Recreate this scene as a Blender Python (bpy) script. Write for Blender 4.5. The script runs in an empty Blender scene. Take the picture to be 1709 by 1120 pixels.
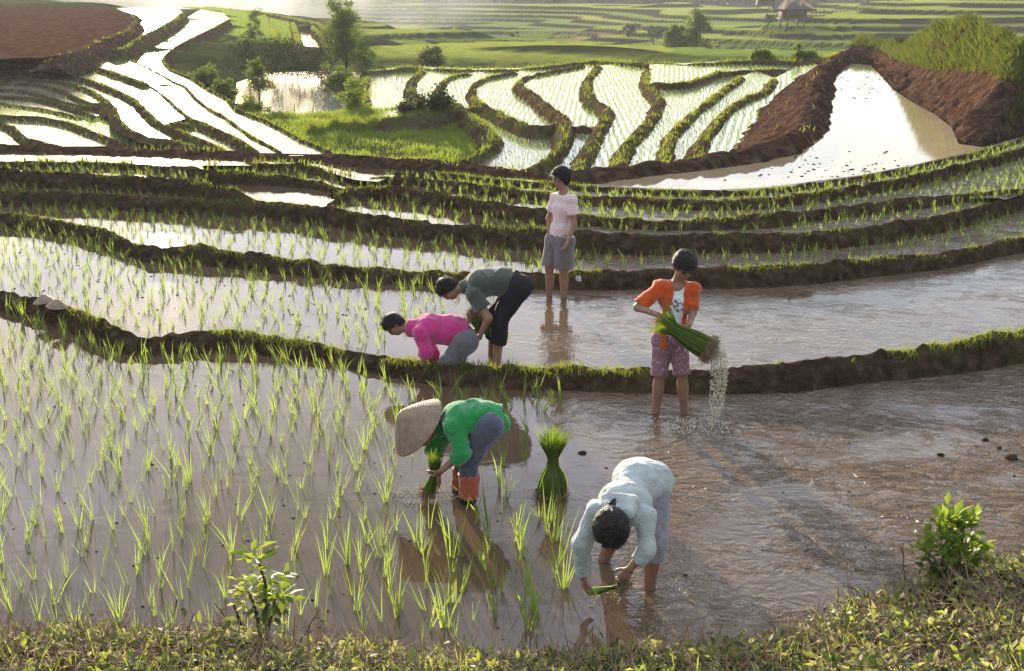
import bpy, math, random
import numpy as np
from mathutils import Vector, Matrix
random.seed(7); RNG = np.random.default_rng(7)
SC = bpy.context.scene
COL = SC.collection
# ---------------------------------------------------------------- camera geometry (photo is 1709 x 1120)
F, CX, CY, CAMH, YH = 2000.0, 854.5, 560.0, 3.8, -60.0
TH = math.atan((CY - YH) / F)
FW = np.array([0, math.cos(TH), -math.sin(TH)]); UP = np.array([0, math.sin(TH), math.cos(TH)])
CAM = np.array([0, 0, CAMH])
def ray(px, py):
    px, py = np.asarray(px, float), np.asarray(py, float)
    a, b = (px - CX) / F, (CY - py) / F
    return np.stack([a + 0 * b, FW[1] + UP[1] * b + 0 * a, FW[2] + UP[2] * b + 0 * a], -1)
def G(px, py, z):                       # point of the level plane z seen at a pixel
    d = ray(px, py); t = (np.asarray(z, float) - CAMH) / d[..., 2]
    return CAM + d * t[..., None]
def P(px, py, Y):                       # point at distance Y seen at a pixel
    d = ray(px, py); t = np.asarray(Y, float) / d[..., 1]
    return CAM + d * t[..., None]
def proj(p):
    p = np.asarray(p, float) - CAM
    dz = p @ FW
    return CX + F * p[..., 0] / dz, CY - F * (p @ UP) / dz, dz
# ---------------------------------------------------------------- noise
def _hash(ix, iy, iz, s):
    n = (ix.astype(np.int64) * 374761393 + iy.astype(np.int64) * 668265263 + iz.astype(np.int64) * 1440662683 + s * 974634777) & 0xffffffff
    n = ((n ^ (n >> 13)) * 1274126177) & 0xffffffff
    return ((n ^ (n >> 16)) & 0xffff) / 65535.0
def vn(p, s=0):
    p = np.asarray(p, float); i = np.floor(p).astype(np.int64); f = p - i; f = f * f * (3 - 2 * f)
    r = 0
    for a in (0, 1):
        for b in (0, 1):
            for c in (0, 1):
                w = (f[..., 0] if a else 1 - f[..., 0]) * (f[..., 1] if b else 1 - f[..., 1]) * (f[..., 2] if c else 1 - f[..., 2])
                r = r + w * _hash(i[..., 0] + a, i[..., 1] + b, i[..., 2] + c, s)
    return r * 2 - 1
def fbm(p, o=4, s=0):
    p = np.asarray(p, float); r = 0; a = 1.0
    for k in range(o):
        r = r + a * vn(p * 2 ** k + 17.3 * k, s + k); a *= .5
    return r / 1.9
# ---------------------------------------------------------------- objects
def link(o, parent=None):
    COL.objects.link(o)
    if parent is not None: o.parent = parent
    return o
def tag(o, label=None, cat=None, group=None, kind=None):
    for k, v in (('label', label), ('category', cat), ('group', group), ('kind', kind)):
        if v: o[k] = v
    return o
def mesh_np(name, V, faces, mats, parent=None, smooth=True, mi=None, col=None):
    """faces: list of (m,k) int arrays (k = 3 or 4)"""
    V = np.asarray(V, np.float32)
    me = bpy.data.meshes.new(name)
    faces = [np.asarray(f, np.int32) for f in faces if len(f)]
    me.vertices.add(len(V)); me.vertices.foreach_set('co', V.ravel())
    nl = sum(f.size for f in faces); nf = sum(len(f) for f in faces)
    me.loops.add(nl); me.loops.foreach_set('vertex_index', np.concatenate([f.ravel() for f in faces]))
    tot = np.concatenate([np.full(len(f), f.shape[1], np.int32) for f in faces])
    st = np.concatenate([[0], np.cumsum(tot)[:-1]]).astype(np.int32)
    me.polygons.add(nf); me.polygons.foreach_set('loop_start', st)
    try: me.polygons.foreach_set('loop_total', tot)
    except Exception: pass
    if mi is not None: me.polygons.foreach_set('material_index', np.asarray(mi, np.int32))
    if smooth: me.polygons.foreach_set('use_smooth', np.ones(nf, bool))
    if col is not None:
        ca = me.color_attributes.new('col', 'FLOAT_COLOR', 'POINT')
        c4 = np.ones((len(V), 4), np.float32); c4[:, :3] = col
        ca.data.foreach_set('color', c4.ravel())
    me.update(calc_edges=True); me.validate()
    for m in (mats if isinstance(mats, (list, tuple)) else [mats]): me.materials.append(m)
    return link(bpy.data.objects.new(name, me), parent)
def empty(name, loc):
    o = bpy.data.objects.new(name, None); o.location = [float(v) for v in loc]; o.empty_display_size = .1
    return link(o)
def localise(o, loc):                   # give a world-space mesh its own origin
    loc = np.asarray(loc, float)
    o.data.transform(Matrix.Translation([-float(v) for v in loc])); o.location = [float(v) for v in loc]
    return o
def grid_faces(n, m):                   # n x m vertex grid
    i = np.arange(n - 1)[:, None] * m + np.arange(m - 1)[None, :]
    i = i.ravel()
    return np.stack([i, i + 1, i + m + 1, i + m], 1)
# ---------------------------------------------------------------- materials
class NT:
    def __init__(s, name, disp=False):
        s.m = bpy.data.materials.new(name); s.m.use_nodes = True; s.t = s.m.node_tree; s.t.nodes.clear()
        s.out = s.n('ShaderNodeOutputMaterial')
    def n(s, typ, **kw):
        x = s.t.nodes.new(typ)
        for k, v in kw.items(): setattr(x, k, v)
        return x
    def set(s, sock, v):
        if hasattr(v, 'is_output'): s.t.links.new(v, sock)
        elif v is not None:
            if isinstance(v, (tuple, list)) and len(v) == 3 and sock.type == 'RGBA': v = (*v, 1)
            sock.default_value = v
    def coord(s, kind='Position'):
        if kind == 'Position': return s.n('ShaderNodeNewGeometry').outputs['Position']
        return s.n('ShaderNodeTexCoord').outputs[kind]
    def map(s, v, scale=(1, 1, 1), rot=(0, 0, 0)):
        m = s.n('ShaderNodeMapping'); s.set(m.inputs[0], v); m.inputs['Scale'].default_value = scale; m.inputs['Rotation'].default_value = rot
        return m.outputs[0]
    def noise(s, v, scale, detail=4, rough=.55, dist=0):
        m = s.n('ShaderNodeTexNoise'); s.set(m.inputs['Vector'], v)
        m.inputs['Scale'].default_value = scale; m.inputs['Detail'].default_value = detail; m.inputs['Roughness'].default_value = rough; m.inputs['Distortion'].default_value = dist
        return m.outputs['Fac']
    def ramp(s, f, stops, interp='LINEAR'):
        r = s.n('ShaderNodeValToRGB'); s.set(r.inputs[0], f); e = r.color_ramp; e.interpolation = interp
        while len(e.elements) < len(stops): e.elements.new(.5)
        for el, (p, c) in zip(e.elements, stops):
            el.position = p; el.color = (*c, 1) if len(c) == 3 else c
        return r.outputs[0]
    def mix(s, f, a, b, blend='MIX'):
        m = s.n('ShaderNodeMix', data_type='RGBA', blend_type=blend); s.set(m.inputs[0], f); s.set(m.inputs[6], a); s.set(m.inputs[7], b)
        return m.outputs[2]
    def math(s, op, a, b=None, clamp=False):
        m = s.n('ShaderNodeMath', operation=op, use_clamp=clamp); s.set(m.inputs[0], a)
        if b is not None: s.set(m.inputs[1], b)
        return m.outputs[0]
    def bump(s, h, strength=.5, dist=.02, normal=None):
        b = s.n('ShaderNodeBump'); s.set(b.inputs['Height'], h); s.set(b.inputs['Strength'], strength); b.inputs['Distance'].default_value = dist
        if normal is not None: s.set(b.inputs['Normal'], normal)
        return b.outputs[0]
    def prin(s, color, rough=.6, normal=None, spec=.5, **kw):
        b = s.n('ShaderNodeBsdfPrincipled'); s.set(b.inputs['Base Color'], color); s.set(b.inputs['Roughness'], rough)
        s.set(b.inputs['Specular IOR Level'], spec)
        if normal is not None: s.set(b.inputs['Normal'], normal)
        for k, v in kw.items(): s.set(b.inputs[k], v)
        return b.outputs[0]
    def done(s, sh, vol=None):
        if sh is not None: s.t.links.new(sh, s.out.inputs[0])
        if vol is not None: s.t.links.new(vol, s.out.inputs[1])
        return s.m
def m_earth(name, c0, c1, c2, sc=6, bump=1.0, moss=None, dist=.07):
    t = NT(name); p = t.coord()
    n1 = t.noise(p, sc, 6, .65); n2 = t.noise(p, sc * .23, 3)
    c = t.ramp(n1, [(.3, c0), (.52, c1), (.75, c2)])
    if moss:
        f = t.ramp(n2, [(.5, (0, 0, 0)), (.68, (1, 1, 1))])
        c = t.mix(t.math('MULTIPLY', f, moss[1]), c, moss[0])
    h = t.math('ADD', n1, t.math('MULTIPLY', t.noise(p, sc * 4, 4, .7), .5))
    return t.done(t.prin(c, .92, t.bump(h, bump, dist), 0.0))
def m_leaf(name, c0, c1, trans, tw=.5, sc=9, obj=False, rough=.5, spec=.4):
    t = NT(name); p = t.coord()
    n = t.noise(p, sc, 2)
    if obj: n = t.math('ADD', t.math('MULTIPLY', n, .5), t.math('MULTIPLY', t.n('ShaderNodeObjectInfo').outputs['Random'], .5))
    c = t.ramp(n, [(.3, c0), (.7, c1)])
    b = t.prin(c, rough, None, spec)
    tr = t.n('ShaderNodeBsdfTranslucent'); t.set(tr.inputs[0], t.mix(.25, trans, c))
    m = t.n('ShaderNodeMixShader'); m.inputs[0].default_value = tw; t.t.links.new(b, m.inputs[1]); t.t.links.new(tr.outputs[0], m.inputs[2])
    return t.done(m.outputs[0])
def m_plain(name, c0, c1=None, rough=.7, sc=20, bump=.3, spec=.3, dist=.01, kind='Position', **kw):
    t = NT(name); p = t.coord(kind); n = t.noise(p, sc, 4)
    c = t.ramp(n, [(.3, c0), (.7, c1 or tuple(v * .75 for v in c0))])
    return t.done(t.prin(c, rough, t.bump(n, bump, dist), spec, **kw))
def m_water(name, mud, mud2, rip, riprough=.05, ripsc=2.2, disturb=None, spec=.5, ior=1.33):
    t = NT(name); p = t.coord()
    n0 = t.noise(p, .8, 4, .6)
    c = t.ramp(n0, [(.35, mud), (.65, mud2)])
    a = t.noise(t.map(p, (1, 1.7, 1), (0, 0, .5)), ripsc, 3, .5, .6)
    b = t.noise(t.map(p, (1.3, 1, 1), (0, 0, -.4)), ripsc * 4.3, 3, .55, .4)
    h = t.math('ADD', a, t.math('MULTIPLY', b, .18))
    nm = t.bump(h, rip, .03)
    if disturb:                         # wading stirs up part of the paddy: choppy patches right of a line
        sx = t.n('ShaderNodeSeparateXYZ'); t.set(sx.inputs[0], p)
        e = t.math('ADD', sx.outputs[0], t.math('MULTIPLY', t.math('SUBTRACT', n0, .5), 2.5))
        f = t.ramp(t.math('MULTIPLY', t.math('SUBTRACT', e, disturb[0]), 1 / disturb[1]), [(0, (0, 0, 0)), (1, (1, 1, 1))])
        patch = t.ramp(t.noise(t.map(p, (1, 1.3, 1), (0, 0, .6)), 1.1, 3, .6, .8), [(.36, (.12, .12, .12)), (.6, (1, 1, 1))])
        f = t.math('MULTIPLY', f, patch)
        silt = t.noise(t.map(p, (1, 1.8, 1), (0, 0, .7)), 3.2, 5, .62, 1.6)
        c = t.mix(t.math('MULTIPLY', f, t.ramp(silt, [(.42, (0, 0, 0)), (.6, (.8, .8, .8))])), c, disturb[3])
        h2 = t.noise(t.map(p, (1, 1.5, 1), (0, 0, .45)), 3.9, 3, .5, 2.6)
        h3 = t.noise(t.map(p, (1.6, 1, 1), (0, 0, -.3)), 17, 2, .5, 1.0)
        nm = t.bump(t.math('ADD', h2, t.math('MULTIPLY', h3, .25)), t.math('MULTIPLY', f, disturb[2]), .03, nm)
    return t.done(t.prin(c, riprough, nm, spec, IOR=ior))
M = {}
M['mud'] = m_earth('mud', (.03, .016, .010), (.08, .046, .03), (.16, .105, .07), 7, 1.0)
M['bund'] = m_earth('bund_earth', (.02, .012, .007), (.065, .04, .024), (.15, .10, .063), 8, 1.0, ((.06, .065, .018), .45))
M['bund_far'] = m_earth('bund_far', (.028, .017, .009), (.07, .046, .026), (.14, .10, .06), 3, .8, ((.075, .09, .018), .7))
M['redearth'] = m_earth('red_earth', (.035, .018, .012), (.10, .057, .038), (.23, .15, .105), 4.5, 1.0, None, .2)
M['plough'] = m_earth('ploughed_soil', (.035, .015, .009), (.085, .04, .024), (.14, .075, .048), 2.2, .8, None, .06)
M['water'] = m_water('paddy_water', (.085, .054, .030), (.115, .076, .045), .09, .04, 2.2, (.6, 1.4, 3.2, (.18, .125, .078)))
M['water2'] = m_water('muddy_water', (.092, .060, .034), (.12, .082, .05), .07, .035, 2.0, (-.3, 1.0, .45, (.16, .115, .07)))
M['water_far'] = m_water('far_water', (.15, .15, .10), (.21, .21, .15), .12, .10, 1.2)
M['pond'] = m_water('pond_water', (.33, .24, .13), (.38, .28, .16), .05, .05, .8)
M['rice'] = m_leaf('rice_leaf', (.09, .155, .02), (.17, .235, .035), (.38, .48, .085), .5, 6)
M['rice_far'] = m_leaf('rice_leaf_far', (.10, .17, .03), (.16, .24, .045), (.36, .46, .09), .45, 2, spec=.12)
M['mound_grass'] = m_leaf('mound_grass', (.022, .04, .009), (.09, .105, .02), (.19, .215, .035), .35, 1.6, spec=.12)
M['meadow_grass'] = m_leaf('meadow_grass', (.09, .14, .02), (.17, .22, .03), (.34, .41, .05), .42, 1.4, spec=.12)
M['grass'] = m_leaf('grass_blade', (.06, .095, .012), (.13, .17, .025), (.32, .36, .04), .42, 3, spec=.12)
M['turf'] = m_earth('turf', (.05, .07, .012), (.1, .14, .02), (.15, .2, .03), 4, 1.0)
# ---------------------------------------------------------------- curves and bunds
def curve(pts, sm=9):
    a = np.array(sorted(pts), float); xs = np.arange(a[0, 0], a[-1, 0] + 1, 3.0)
    ys = np.interp(xs, a[:, 0], a[:, 1])
    if sm > 1 and len(xs) > 2 * sm:
        k = np.hanning(sm + 2)[1:-1]; k /= k.sum()
        ys = np.convolve(np.pad(ys, sm // 2, mode='edge'), k, mode='valid')[:len(xs)]
    return lambda x: np.interp(x, xs, ys)
def smooth1(a, n):
    k = np.hanning(n + 2)[1:-1]; k /= k.sum()
    return np.convolve(np.pad(a, n // 2, mode='edge'), k, mode='valid')[:len(a)]
CTRL = []                                # (x, y, z) the ground passes below
CREST = []                               # (points, grassiness) for the grass on the bunds
TT = np.array([-.6, -.25, -.08, 0, .06, .13, .2, .28, .36, .44, .52, .6, .68, .76, .84, .92, 1., 1.1, 1.25, 1.5])
GG = np.array([-.5, -.22, -.06, 0, .16, .34, .5, .63, .74, .83, .9, .95, .99, 1.02, 1.03, 1.03, 1., .85, .45, -.3])
FACE = .84
def near_bund(name, crest, base, zl, x0, x1, w=.28, mat='bund', grass=.6, tap=0, hmin=.06, backz=None):
    xs = np.arange(x0, x1 + 1, 5.0); yb, yc = base(xs), crest(xs)
    yb = yc + (yb - yc) * FACE           # the dark band is the bund and its mirror image in the water
    Pb = G(xs, yb, zl)
    d = ray(xs, yc); ta = -d[:, 2] / d[:, 1]
    zc = CAMH - (Pb[:, 1] + w) * ta
    zc = np.maximum(smooth1(zc, 41), zl + hmin)
    if tap: zc = np.maximum(zc, np.percentile(zc, 30))
    Pc = G(xs, yc, zc)
    lim = Pb[:, 1] + .13
    Pc[:, 1] = np.maximum(Pc[:, 1], lim)
    n = len(xs); V = np.zeros((n, len(TT), 3))
    tp = np.ones(n)
    if tap == 1: tp = np.clip(np.minimum(np.arange(n), np.arange(n)[::-1]) / 6.0, .05, 1)
    if tap == 2: tp = np.clip(np.arange(n) / 6.0, .05, 1)
    if tap == 4: tp = np.clip(np.arange(n)[::-1] / 6.0, .05, 1)
    for k, (t, g) in enumerate(zip(TT, GG)):
        V[:, k, :2] = Pb[:, :2] + (Pc - Pb)[:, :2] * t
        V[:, k, 2] = zl + (zc - zl) * tp * g if g >= 0 else zl + g * .3
    if backz is not None:
        V[:, -2, 2] = zc - .25 * (zc - backz); V[:, -2, 1] += .25; V[:, -1, 2] = backz; V[:, -1, 1] += 1.6
    D = fbm(V * 4.2, 4, 3) * .05 + fbm(V * 15, 3, 8) * .026 + (np.abs(vn(V * 9, 12)) - .3) * .03
    wgt = np.clip(GG * 2 + .5, 0, 1)[None, :]
    V[..., 2] += D * wgt * np.minimum(1, (zc - zl) / .15)[:, None]; V[..., 1] += fbm(V * 6 + 31, 3, 5) * .05
    o = mesh_np(name, V.reshape(-1, 3), [grid_faces(n, len(TT))], M[mat])
    tag(o, kind='structure')
    CREST.append((V[:, 9:17].reshape(-1, 3), grass, 1.0))
    CTRL.extend([(p[0], p[1], zl) for p in Pb[::14]])
    return dict(xs=xs, zc=zc, crest=crest, base=base)
def sweep(name, px, zc, zlo, w=.3, mat='bund_far', grass=.7, amp=.05, ds=.14, gh=1.0, skirt=None, side=0, tap=True, sm=True):
    """a bund along a pixel polyline at height zc; skirt (reach, z) widens the slope on one side"""
    a = np.array(px, float)
    zz = np.broadcast_to(np.asarray(zc, float), (len(a),))
    W = G(a[:, 0], a[:, 1], zz)
    s = np.concatenate([[0], np.cumsum(np.linalg.norm(np.diff(W, axis=0), axis=1))])
    n = max(8, int(s[-1] / ds)); u = np.linspace(0, s[-1], n)
    Q = np.stack([np.interp(u, s, W[:, k]) for k in range(3)], 1)
    if sm:
        m = max(3, min(int(1.1 / ds) | 1, (n // 4) | 1))
        Q2 = np.stack([smooth1(Q[:, k], m) for k in range(3)], 1); Q2[0], Q2[-1] = Q[0], Q[-1]; Q = Q2
    T = np.gradient(Q, axis=0); T /= np.linalg.norm(T[:, :2], axis=1)[:, None] + 1e-9
    N = np.stack([T[:, 1], -T[:, 0]], 1)
    h = Q[:, 2].mean() - zlo
    w = w * .62
    offs = [-w - .5 * h - .1, -w - .28 * h, -w * .85, -w * .5, -w * .2, w * .2, w * .5, w * .85, w + .28 * h, w + .5 * h + .1]
    gz = [-.25, .4, .85, 1., 1.03, 1.03, 1., .85, .4, -.25]
    if skirt:
        r, zs = skirt; f = np.linspace(0, 1, 9)[1:]
        if side > 0: offs = offs[:8] + list(w + r * f); gz = gz[:8] + list(.85 + ((zs - zlo) / h - .85) * f)
        else: offs = list(-w - r * f[::-1]) + offs[2:]; gz = list(.85 + ((zs - zlo) / h - .85) * f[::-1]) + gz[2:]
    u_ = np.linspace(0, len(offs) - 1, len(offs) * 3 - 2); gz_ = np.interp(u_, np.arange(len(offs)), gz); offs = np.interp(u_, np.arange(len(offs)), offs); gz = gz_
    V = np.zeros((n, len(offs), 3))
    tp = np.ones(n)
    if tap: tp = np.clip(np.minimum(np.arange(n), np.arange(n)[::-1]) / 4.0 + .3, 0, 1)
    wob = 1 + .3 * fbm(Q * .9, 3, 4)
    for k, (o_, g) in enumerate(zip(offs, gz)):
        V[:, k, :2] = Q[:, :2] + N * (o_ * wob)[:, None]
        V[:, k, 2] = zlo + (Q[:, 2] - zlo) * tp * g
    D = fbm(V * 2.2, 4, 3) * amp * 1.6 + fbm(V * 8, 3, 8) * amp * .6
    V[..., 2] += D; V[..., 0] += fbm(V * 3 + 9, 3, 5) * amp
    o = mesh_np(name, V.reshape(-1, 3), [grid_faces(n, len(offs))], M[mat])
    tag(o, kind='structure')
    CREST.append((V[:, 5:-5:2].reshape(-1, 3), grass, gh))
    return o
from mathutils.geometry import tessellate_polygon
WATER = []
def paddy(px, z, mat='water_far', name='paddy_water', ctrl=True):
    a = np.array(px, float); W = G(a[:, 0], a[:, 1], z)
    tri = tessellate_polygon([[Vector((p[0], p[1], 0)) for p in W]])
    o = mesh_np(name, W, [np.array([list(t) for t in tri])], M[mat], smooth=False)
    tag(o, kind='structure')
    if ctrl:
        c = W.mean(0)
        for p in W: CTRL.append((p[0] * .97 + c[0] * .03, p[1] * .97 + c[1] * .03, z))
        CTRL.append((c[0], c[1], z))
    return a
def near_paddy(near, far, z, x0, x1, mat='water', dn=3, df=-7):
    xs = np.arange(x0, x1 + 1, 12.0)
    A = G(xs, near(xs) + dn, z); B = G(xs, np.minimum(far(xs) + df - 6, near(xs)), z)
    V = np.stack([A, B], 1).reshape(-1, 3)
    o = mesh_np('paddy_water', V, [grid_faces(len(xs), 2)], M[mat], smooth=False)
    tag(o, kind='structure')
    for p in list(A[::8]) + list(B[::8]): CTRL.append((p[0], p[1], z))
    return o
# ---------------------------------------------------------------- the near staircase of paddies
B1b = curve([(-300, 470), (0, 525), (60, 540), (110, 560), (160, 585), (200, 600), (260, 600), (330, 598), (400, 598), (480, 605), (560, 615), (640, 635), (720, 650), (830, 658), (950, 662), (1090, 665), (1200, 667), (1330, 663), (1450, 650), (1560, 640), (1640, 630), (1709, 615), (2000, 560)])
B1c = curve([(-300, 445), (0, 488), (60, 497), (110, 507), (160, 530), (210, 553), (245, 565), (290, 558), (330, 550), (400, 550), (480, 565), (560, 580), (640, 595), (720, 605), (830, 612), (950, 613), (1090, 615), (1250, 615), (1330, 605), (1450, 590), (1560, 575), (1640, 560), (1709, 550), (2000, 500)])
B2b = curve([(-300, 350), (0, 385), (60, 390), (130, 405), (180, 420), (240, 443), (330, 450), (400, 455), (480, 465), (560, 473), (640, 480), (740, 484), (880, 488), (960, 490), (1172, 490), (1235, 489), (1361, 482), (1487, 465), (1570, 456), (1709, 427), (2000, 340)])
B2c = curve([(-300, 325), (0, 357), (60, 360), (120, 370), (180, 385), (230, 408), (270, 414), (330, 410), (400, 420), (480, 430), (560, 443), (640, 448), (740, 454), (880, 455), (960, 455), (1060, 452), (1172, 445), (1319, 444), (1403, 434), (1487, 427), (1570, 421), (1621, 413), (1663, 402), (1709, 396), (2000, 310)])
B3b = curve([(-300, 345), (0, 349), (70, 351), (140, 354), (211, 357), (281, 361), (351, 365), (421, 371), (491, 378), (562, 388), (620, 397), (690, 405), (760, 412), (831, 420), (901, 426), (971, 431), (1077, 434), (1193, 430), (1277, 429), (1361, 425), (1445, 417), (1529, 404), (1612, 385), (1696, 360), (1850, 305), (2000, 240)])
B3c = curve([(-300, 314), (0, 318), (70, 321), (140, 323), (211, 326), (281, 332), (351, 338), (421, 336), (491, 338), (550, 346), (620, 357), (690, 368), (760, 375), (831, 379), (901, 381), (971, 384), (1077, 391), (1193, 389), (1277, 389), (1361, 386), (1445, 377), (1529, 365), (1612, 350), (1655, 337), (1696, 325), (1850, 270), (2000, 205)])
B4Lb = curve([(-300, 306), (0, 312), (46, 318), (140, 322), (211, 326), (281, 331), (330, 338), (420, 346)])
B4Lc = curve([(-300, 278), (0, 283), (70, 288), (140, 290), (211, 293), (281, 297), (334, 304), (369, 314), (404, 328), (420, 338)])
B5Lb = curve([(-300, 274), (0, 281), (140, 284), (245, 288), (345, 302)])
B5Lc = curve([(-300, 264), (0, 269), (140, 270), (245, 274), (330, 279), (345, 284)])
B5Mb = curve([(335, 303), (380, 311), (421, 313), (491, 316), (530, 320), (580, 332)])
B5Mc = curve([(335, 290), (350, 283), (421, 290), (491, 295), (540, 303), (580, 314)])
B6Mb = curve([(300, 281), (420, 287), (491, 292), (540, 298), (590, 305), (650, 308)])
B6Mc = curve([(300, 273), (420, 273), (510, 272), (545, 283), (590, 297), (650, 302)])
B4Mb = curve([(545, 347), (585, 341), (655, 339), (708, 349), (760, 358), (831, 370), (901, 379), (971, 381), (1077, 385), (1109, 389), (1277, 386), (1361, 375), (1445, 365), (1529, 354), (1612, 340), (1700, 331)])
B4Mc = curve([(545, 333), (565, 322), (590, 312), (655, 312), (725, 320), (796, 332), (866, 344), (919, 349), (971, 358), (1059, 366), (1109, 368), (1193, 364), (1277, 358), (1361, 350), (1445, 339), (1529, 329), (1571, 326), (1612, 327), (1655, 328), (1700, 325)])
B5Rb = curve([(590, 313), (640, 309), (708, 314), (760, 323), (831, 332), (901, 339), (971, 346), (1109, 354), (1193, 355), (1277, 352), (1361, 343), (1445, 331), (1529, 316), (1612, 297), (1709, 268), (1850, 220), (2000, 165)])
B5Rc = curve([(590, 303), (638, 296), (690, 297), (760, 302), (831, 312), (901, 318), (971, 325), (1059, 330), (1109, 332), (1193, 334), (1277, 330), (1361, 319), (1445, 308), (1529, 291), (1612, 272), (1709, 245), (1850, 198), (2000, 145)])
B6Rb = curve([(640, 295), (690, 296), (760, 300), (831, 309), (901, 315), (971, 321), (1109, 328), (1193, 330), (1277, 326), (1361, 315), (1445, 304), (1529, 287), (1612, 268), (1709, 240), (1850, 192), (2000, 138)])
B6Rc = curve([(640, 288), (700, 292), (760, 294), (831, 299), (900, 302), (971, 309), (1059, 315), (1109, 317), (1235, 320), (1319, 318), (1403, 308), (1487, 295), (1570, 276), (1655, 251), (1709, 230), (1850, 182), (2000, 128)])
Rb = curve([(-300, 245), (0, 258), (175, 262), (350, 268), (420, 272), (530, 272), (550, 281), (600, 285), (670, 290), (760, 293), (866, 297), (930, 303), (980, 306)])
Rc = curve([(-300, 226), (0, 240), (175, 248), (350, 250), (490, 260), (550, 255), (620, 262), (725, 267), (796, 274), (866, 284), (930, 295), (980, 300)])
def lev(b, x0=None, x1=None, q=25, d=.045):
    m = np.ones(len(b['xs']), bool)
    if x0 is not None: m = (b['xs'] >= x0) & (b['xs'] <= x1)
    return float(np.percentile(b['zc'][m], q)) - d
b1 = near_bund('paddy_bund', B1c, B1b, 0.0, -250, 1950, .30, grass=1.0); z2 = lev(b1, 200, 1500)
b2 = near_bund('paddy_bund', B2c, B2b, z2, -250, 1950, .28, grass=.5); z3 = lev(b2, 200, 1500)
b3 = near_bund('paddy_bund', B3c, B3b, z3, -250, 1950, .28, grass=.35)
z4L, z4M, z5p = lev(b3, -250, 350), lev(b3, 560, 1500), lev(b3, 380, 540)
b4L = near_bund('paddy_bund', B4Lc, B4Lb, z4L, -250, 420, .25, tap=1, grass=.4); z5L = lev(b4L, -250, 330)
b5M = near_bund('paddy_bund', B5Mc, B5Mb, z5p, 332, 580, .25, tap=4, grass=.5); z6M = lev(b5M)
b6M = near_bund('paddy_bund', B6Mc, B6Mb, z6M, 296, 650, .22, tap=4, grass=.5)
b5L = near_bund('paddy_bund', B5Lc, B5Lb, z5L, -250, 352, .2, tap=3, grass=.6); z6L = lev(b5L)
b4M = near_bund('paddy_bund', B4Mc, B4Mb, z4M, 545, 1735, .25, tap=2, grass=.4); z5R = lev(b4M, 600, 1600)
b5R = near_bund('paddy_bund', B5Rc, B5Rb, z5R, 590, 1950, .25, tap=1, grass=.5); z6R = lev(b5R, 640, 1700)
b6R = near_bund('paddy_bund', B6Rc, B6Rb, z6R, 640, 1950, .22, tap=1, grass=.6); z7M = max(lev(b6M), z6L)
bR = near_bund('paddy_bund', Rc, Rb, z7M - .02, -250, 980, .35, mat='mud', tap=0, grass=.25, backz=-1.7)
print('LEVELS', [round(v, 2) for v in (z2, z3, z4L, z4M, z5p, z5L, z6M, z6L, z5R, z6R, z7M)], 'ridge', round(float(np.median(bR['zc'])), 2), 'b6R', round(float(np.median(b6R['zc'])), 2))
# front paddy
xs = np.arange(-300, 2001, 12.0); B = G(xs, B1b(xs) - 14, 0.0); A = B.copy(); A[:, 1] = 3.0; A[:, 0] *= .75
o = mesh_np('paddy_water', np.stack([A, B], 1).reshape(-1, 3), [grid_faces(len(xs), 2)], M['water'], smooth=False); tag(o, kind='structure')
for p in list(A[::10]) + list(B[::10]): CTRL.append((p[0], p[1], 0))
near_paddy(B1c, B2b, z2, -250, 1950, 'water2')
near_paddy(B2c, B3b, z3, -250, 1950)
near_paddy(B3c, B4Lb, z4L, -250, 420)
near_paddy(B3c, B4Mb, z4M, 540, 1740)
near_paddy(B3c, B5Mb, z5p, 372, 556)
near_paddy(B4Lc, B5Lb, z5L, -250, 345)
near_paddy(B5Mc, B6Mb, z6M, 325, 590)
near_paddy(B5Lc, Rb, z6L, -250, 345)
near_paddy(lambda x: np.where(x < 630, B6Mc(x), B6Mc(630) + np.clip((x - 630) / 60, 0, 1) * (Rb(690) - 10 - B6Mc(630))), Rb, z7M - .004, 318, 690)
near_paddy(lambda x: np.where(x < 1672, B4Mc(x), B3c(x)), B5Rb, z5R, 585, 1950)
near_paddy(B5Rc, B6Rb, z6R, 600, 1950)
# ---------------------------------------------------------------- pond behind the staircase, its dam and the cut bank
ZP = float(np.median(b6R["zc"][b6R["xs"] < 1600])) - .13
POND = [(1386, 112), (1407, 104), (1453, 109), (1472, 128), (1490, 149), (1522, 170), (1560, 191), (1588, 212), (1600, 240), (1640, 246), (1650, 262), (1560, 290), (1480, 308), (1400, 322), (1319, 332), (1235, 334), (1109, 331), (1040, 326), (960, 318), (925, 304), (980, 292), (1040, 286), (1109, 280), (1179, 276), (1249, 270), (1306, 256), (1346, 238), (1380, 218), (1382, 200), (1376, 168), (1379, 140)]
paddy(POND, ZP, 'pond')
sweep('paddy_bund', [(918, 300), (945, 297), (980, 290), (1040, 276), (1109, 268), (1179, 261), (1232, 252), (1285, 243), (1322, 228), (1340, 211), (1356, 190), (1361, 165), (1366, 140), (1375, 112), (1394, 98), (1418, 84), (1462, 69), (1527, 61), (1600, 58)],
      [ZP + v_ for v_ in (.02, .06, .13, .17, .18, .18, .18, .19, .20, .21, .23, .26, .28, .28, .28, .28, .28, .28, .28)], ZP - .1, .42, 'redearth', grass=.03, amp=.09, ds=.09, skirt=(2.3, -1.0), side=-1, tap=False)
rows = []
sh = np.array([(1405, 100), (1453, 107), (1468, 128), (1485, 149), (1516, 170), (1554, 191), (1582, 213), (1594, 240), (1640, 246), (1709, 226), (1850, 178), (1990, 130)], float)
R0 = G(sh[:, 0], sh[:, 1], ZP - .08)
r1 = [(1420, 76), (1462, 84), (1490, 100), (1518, 116), (1548, 126), (1592, 133), (1632, 130), (1668, 140), (1690, 150), (1740, 175), (1850, 150), (1990, 110)]
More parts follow.
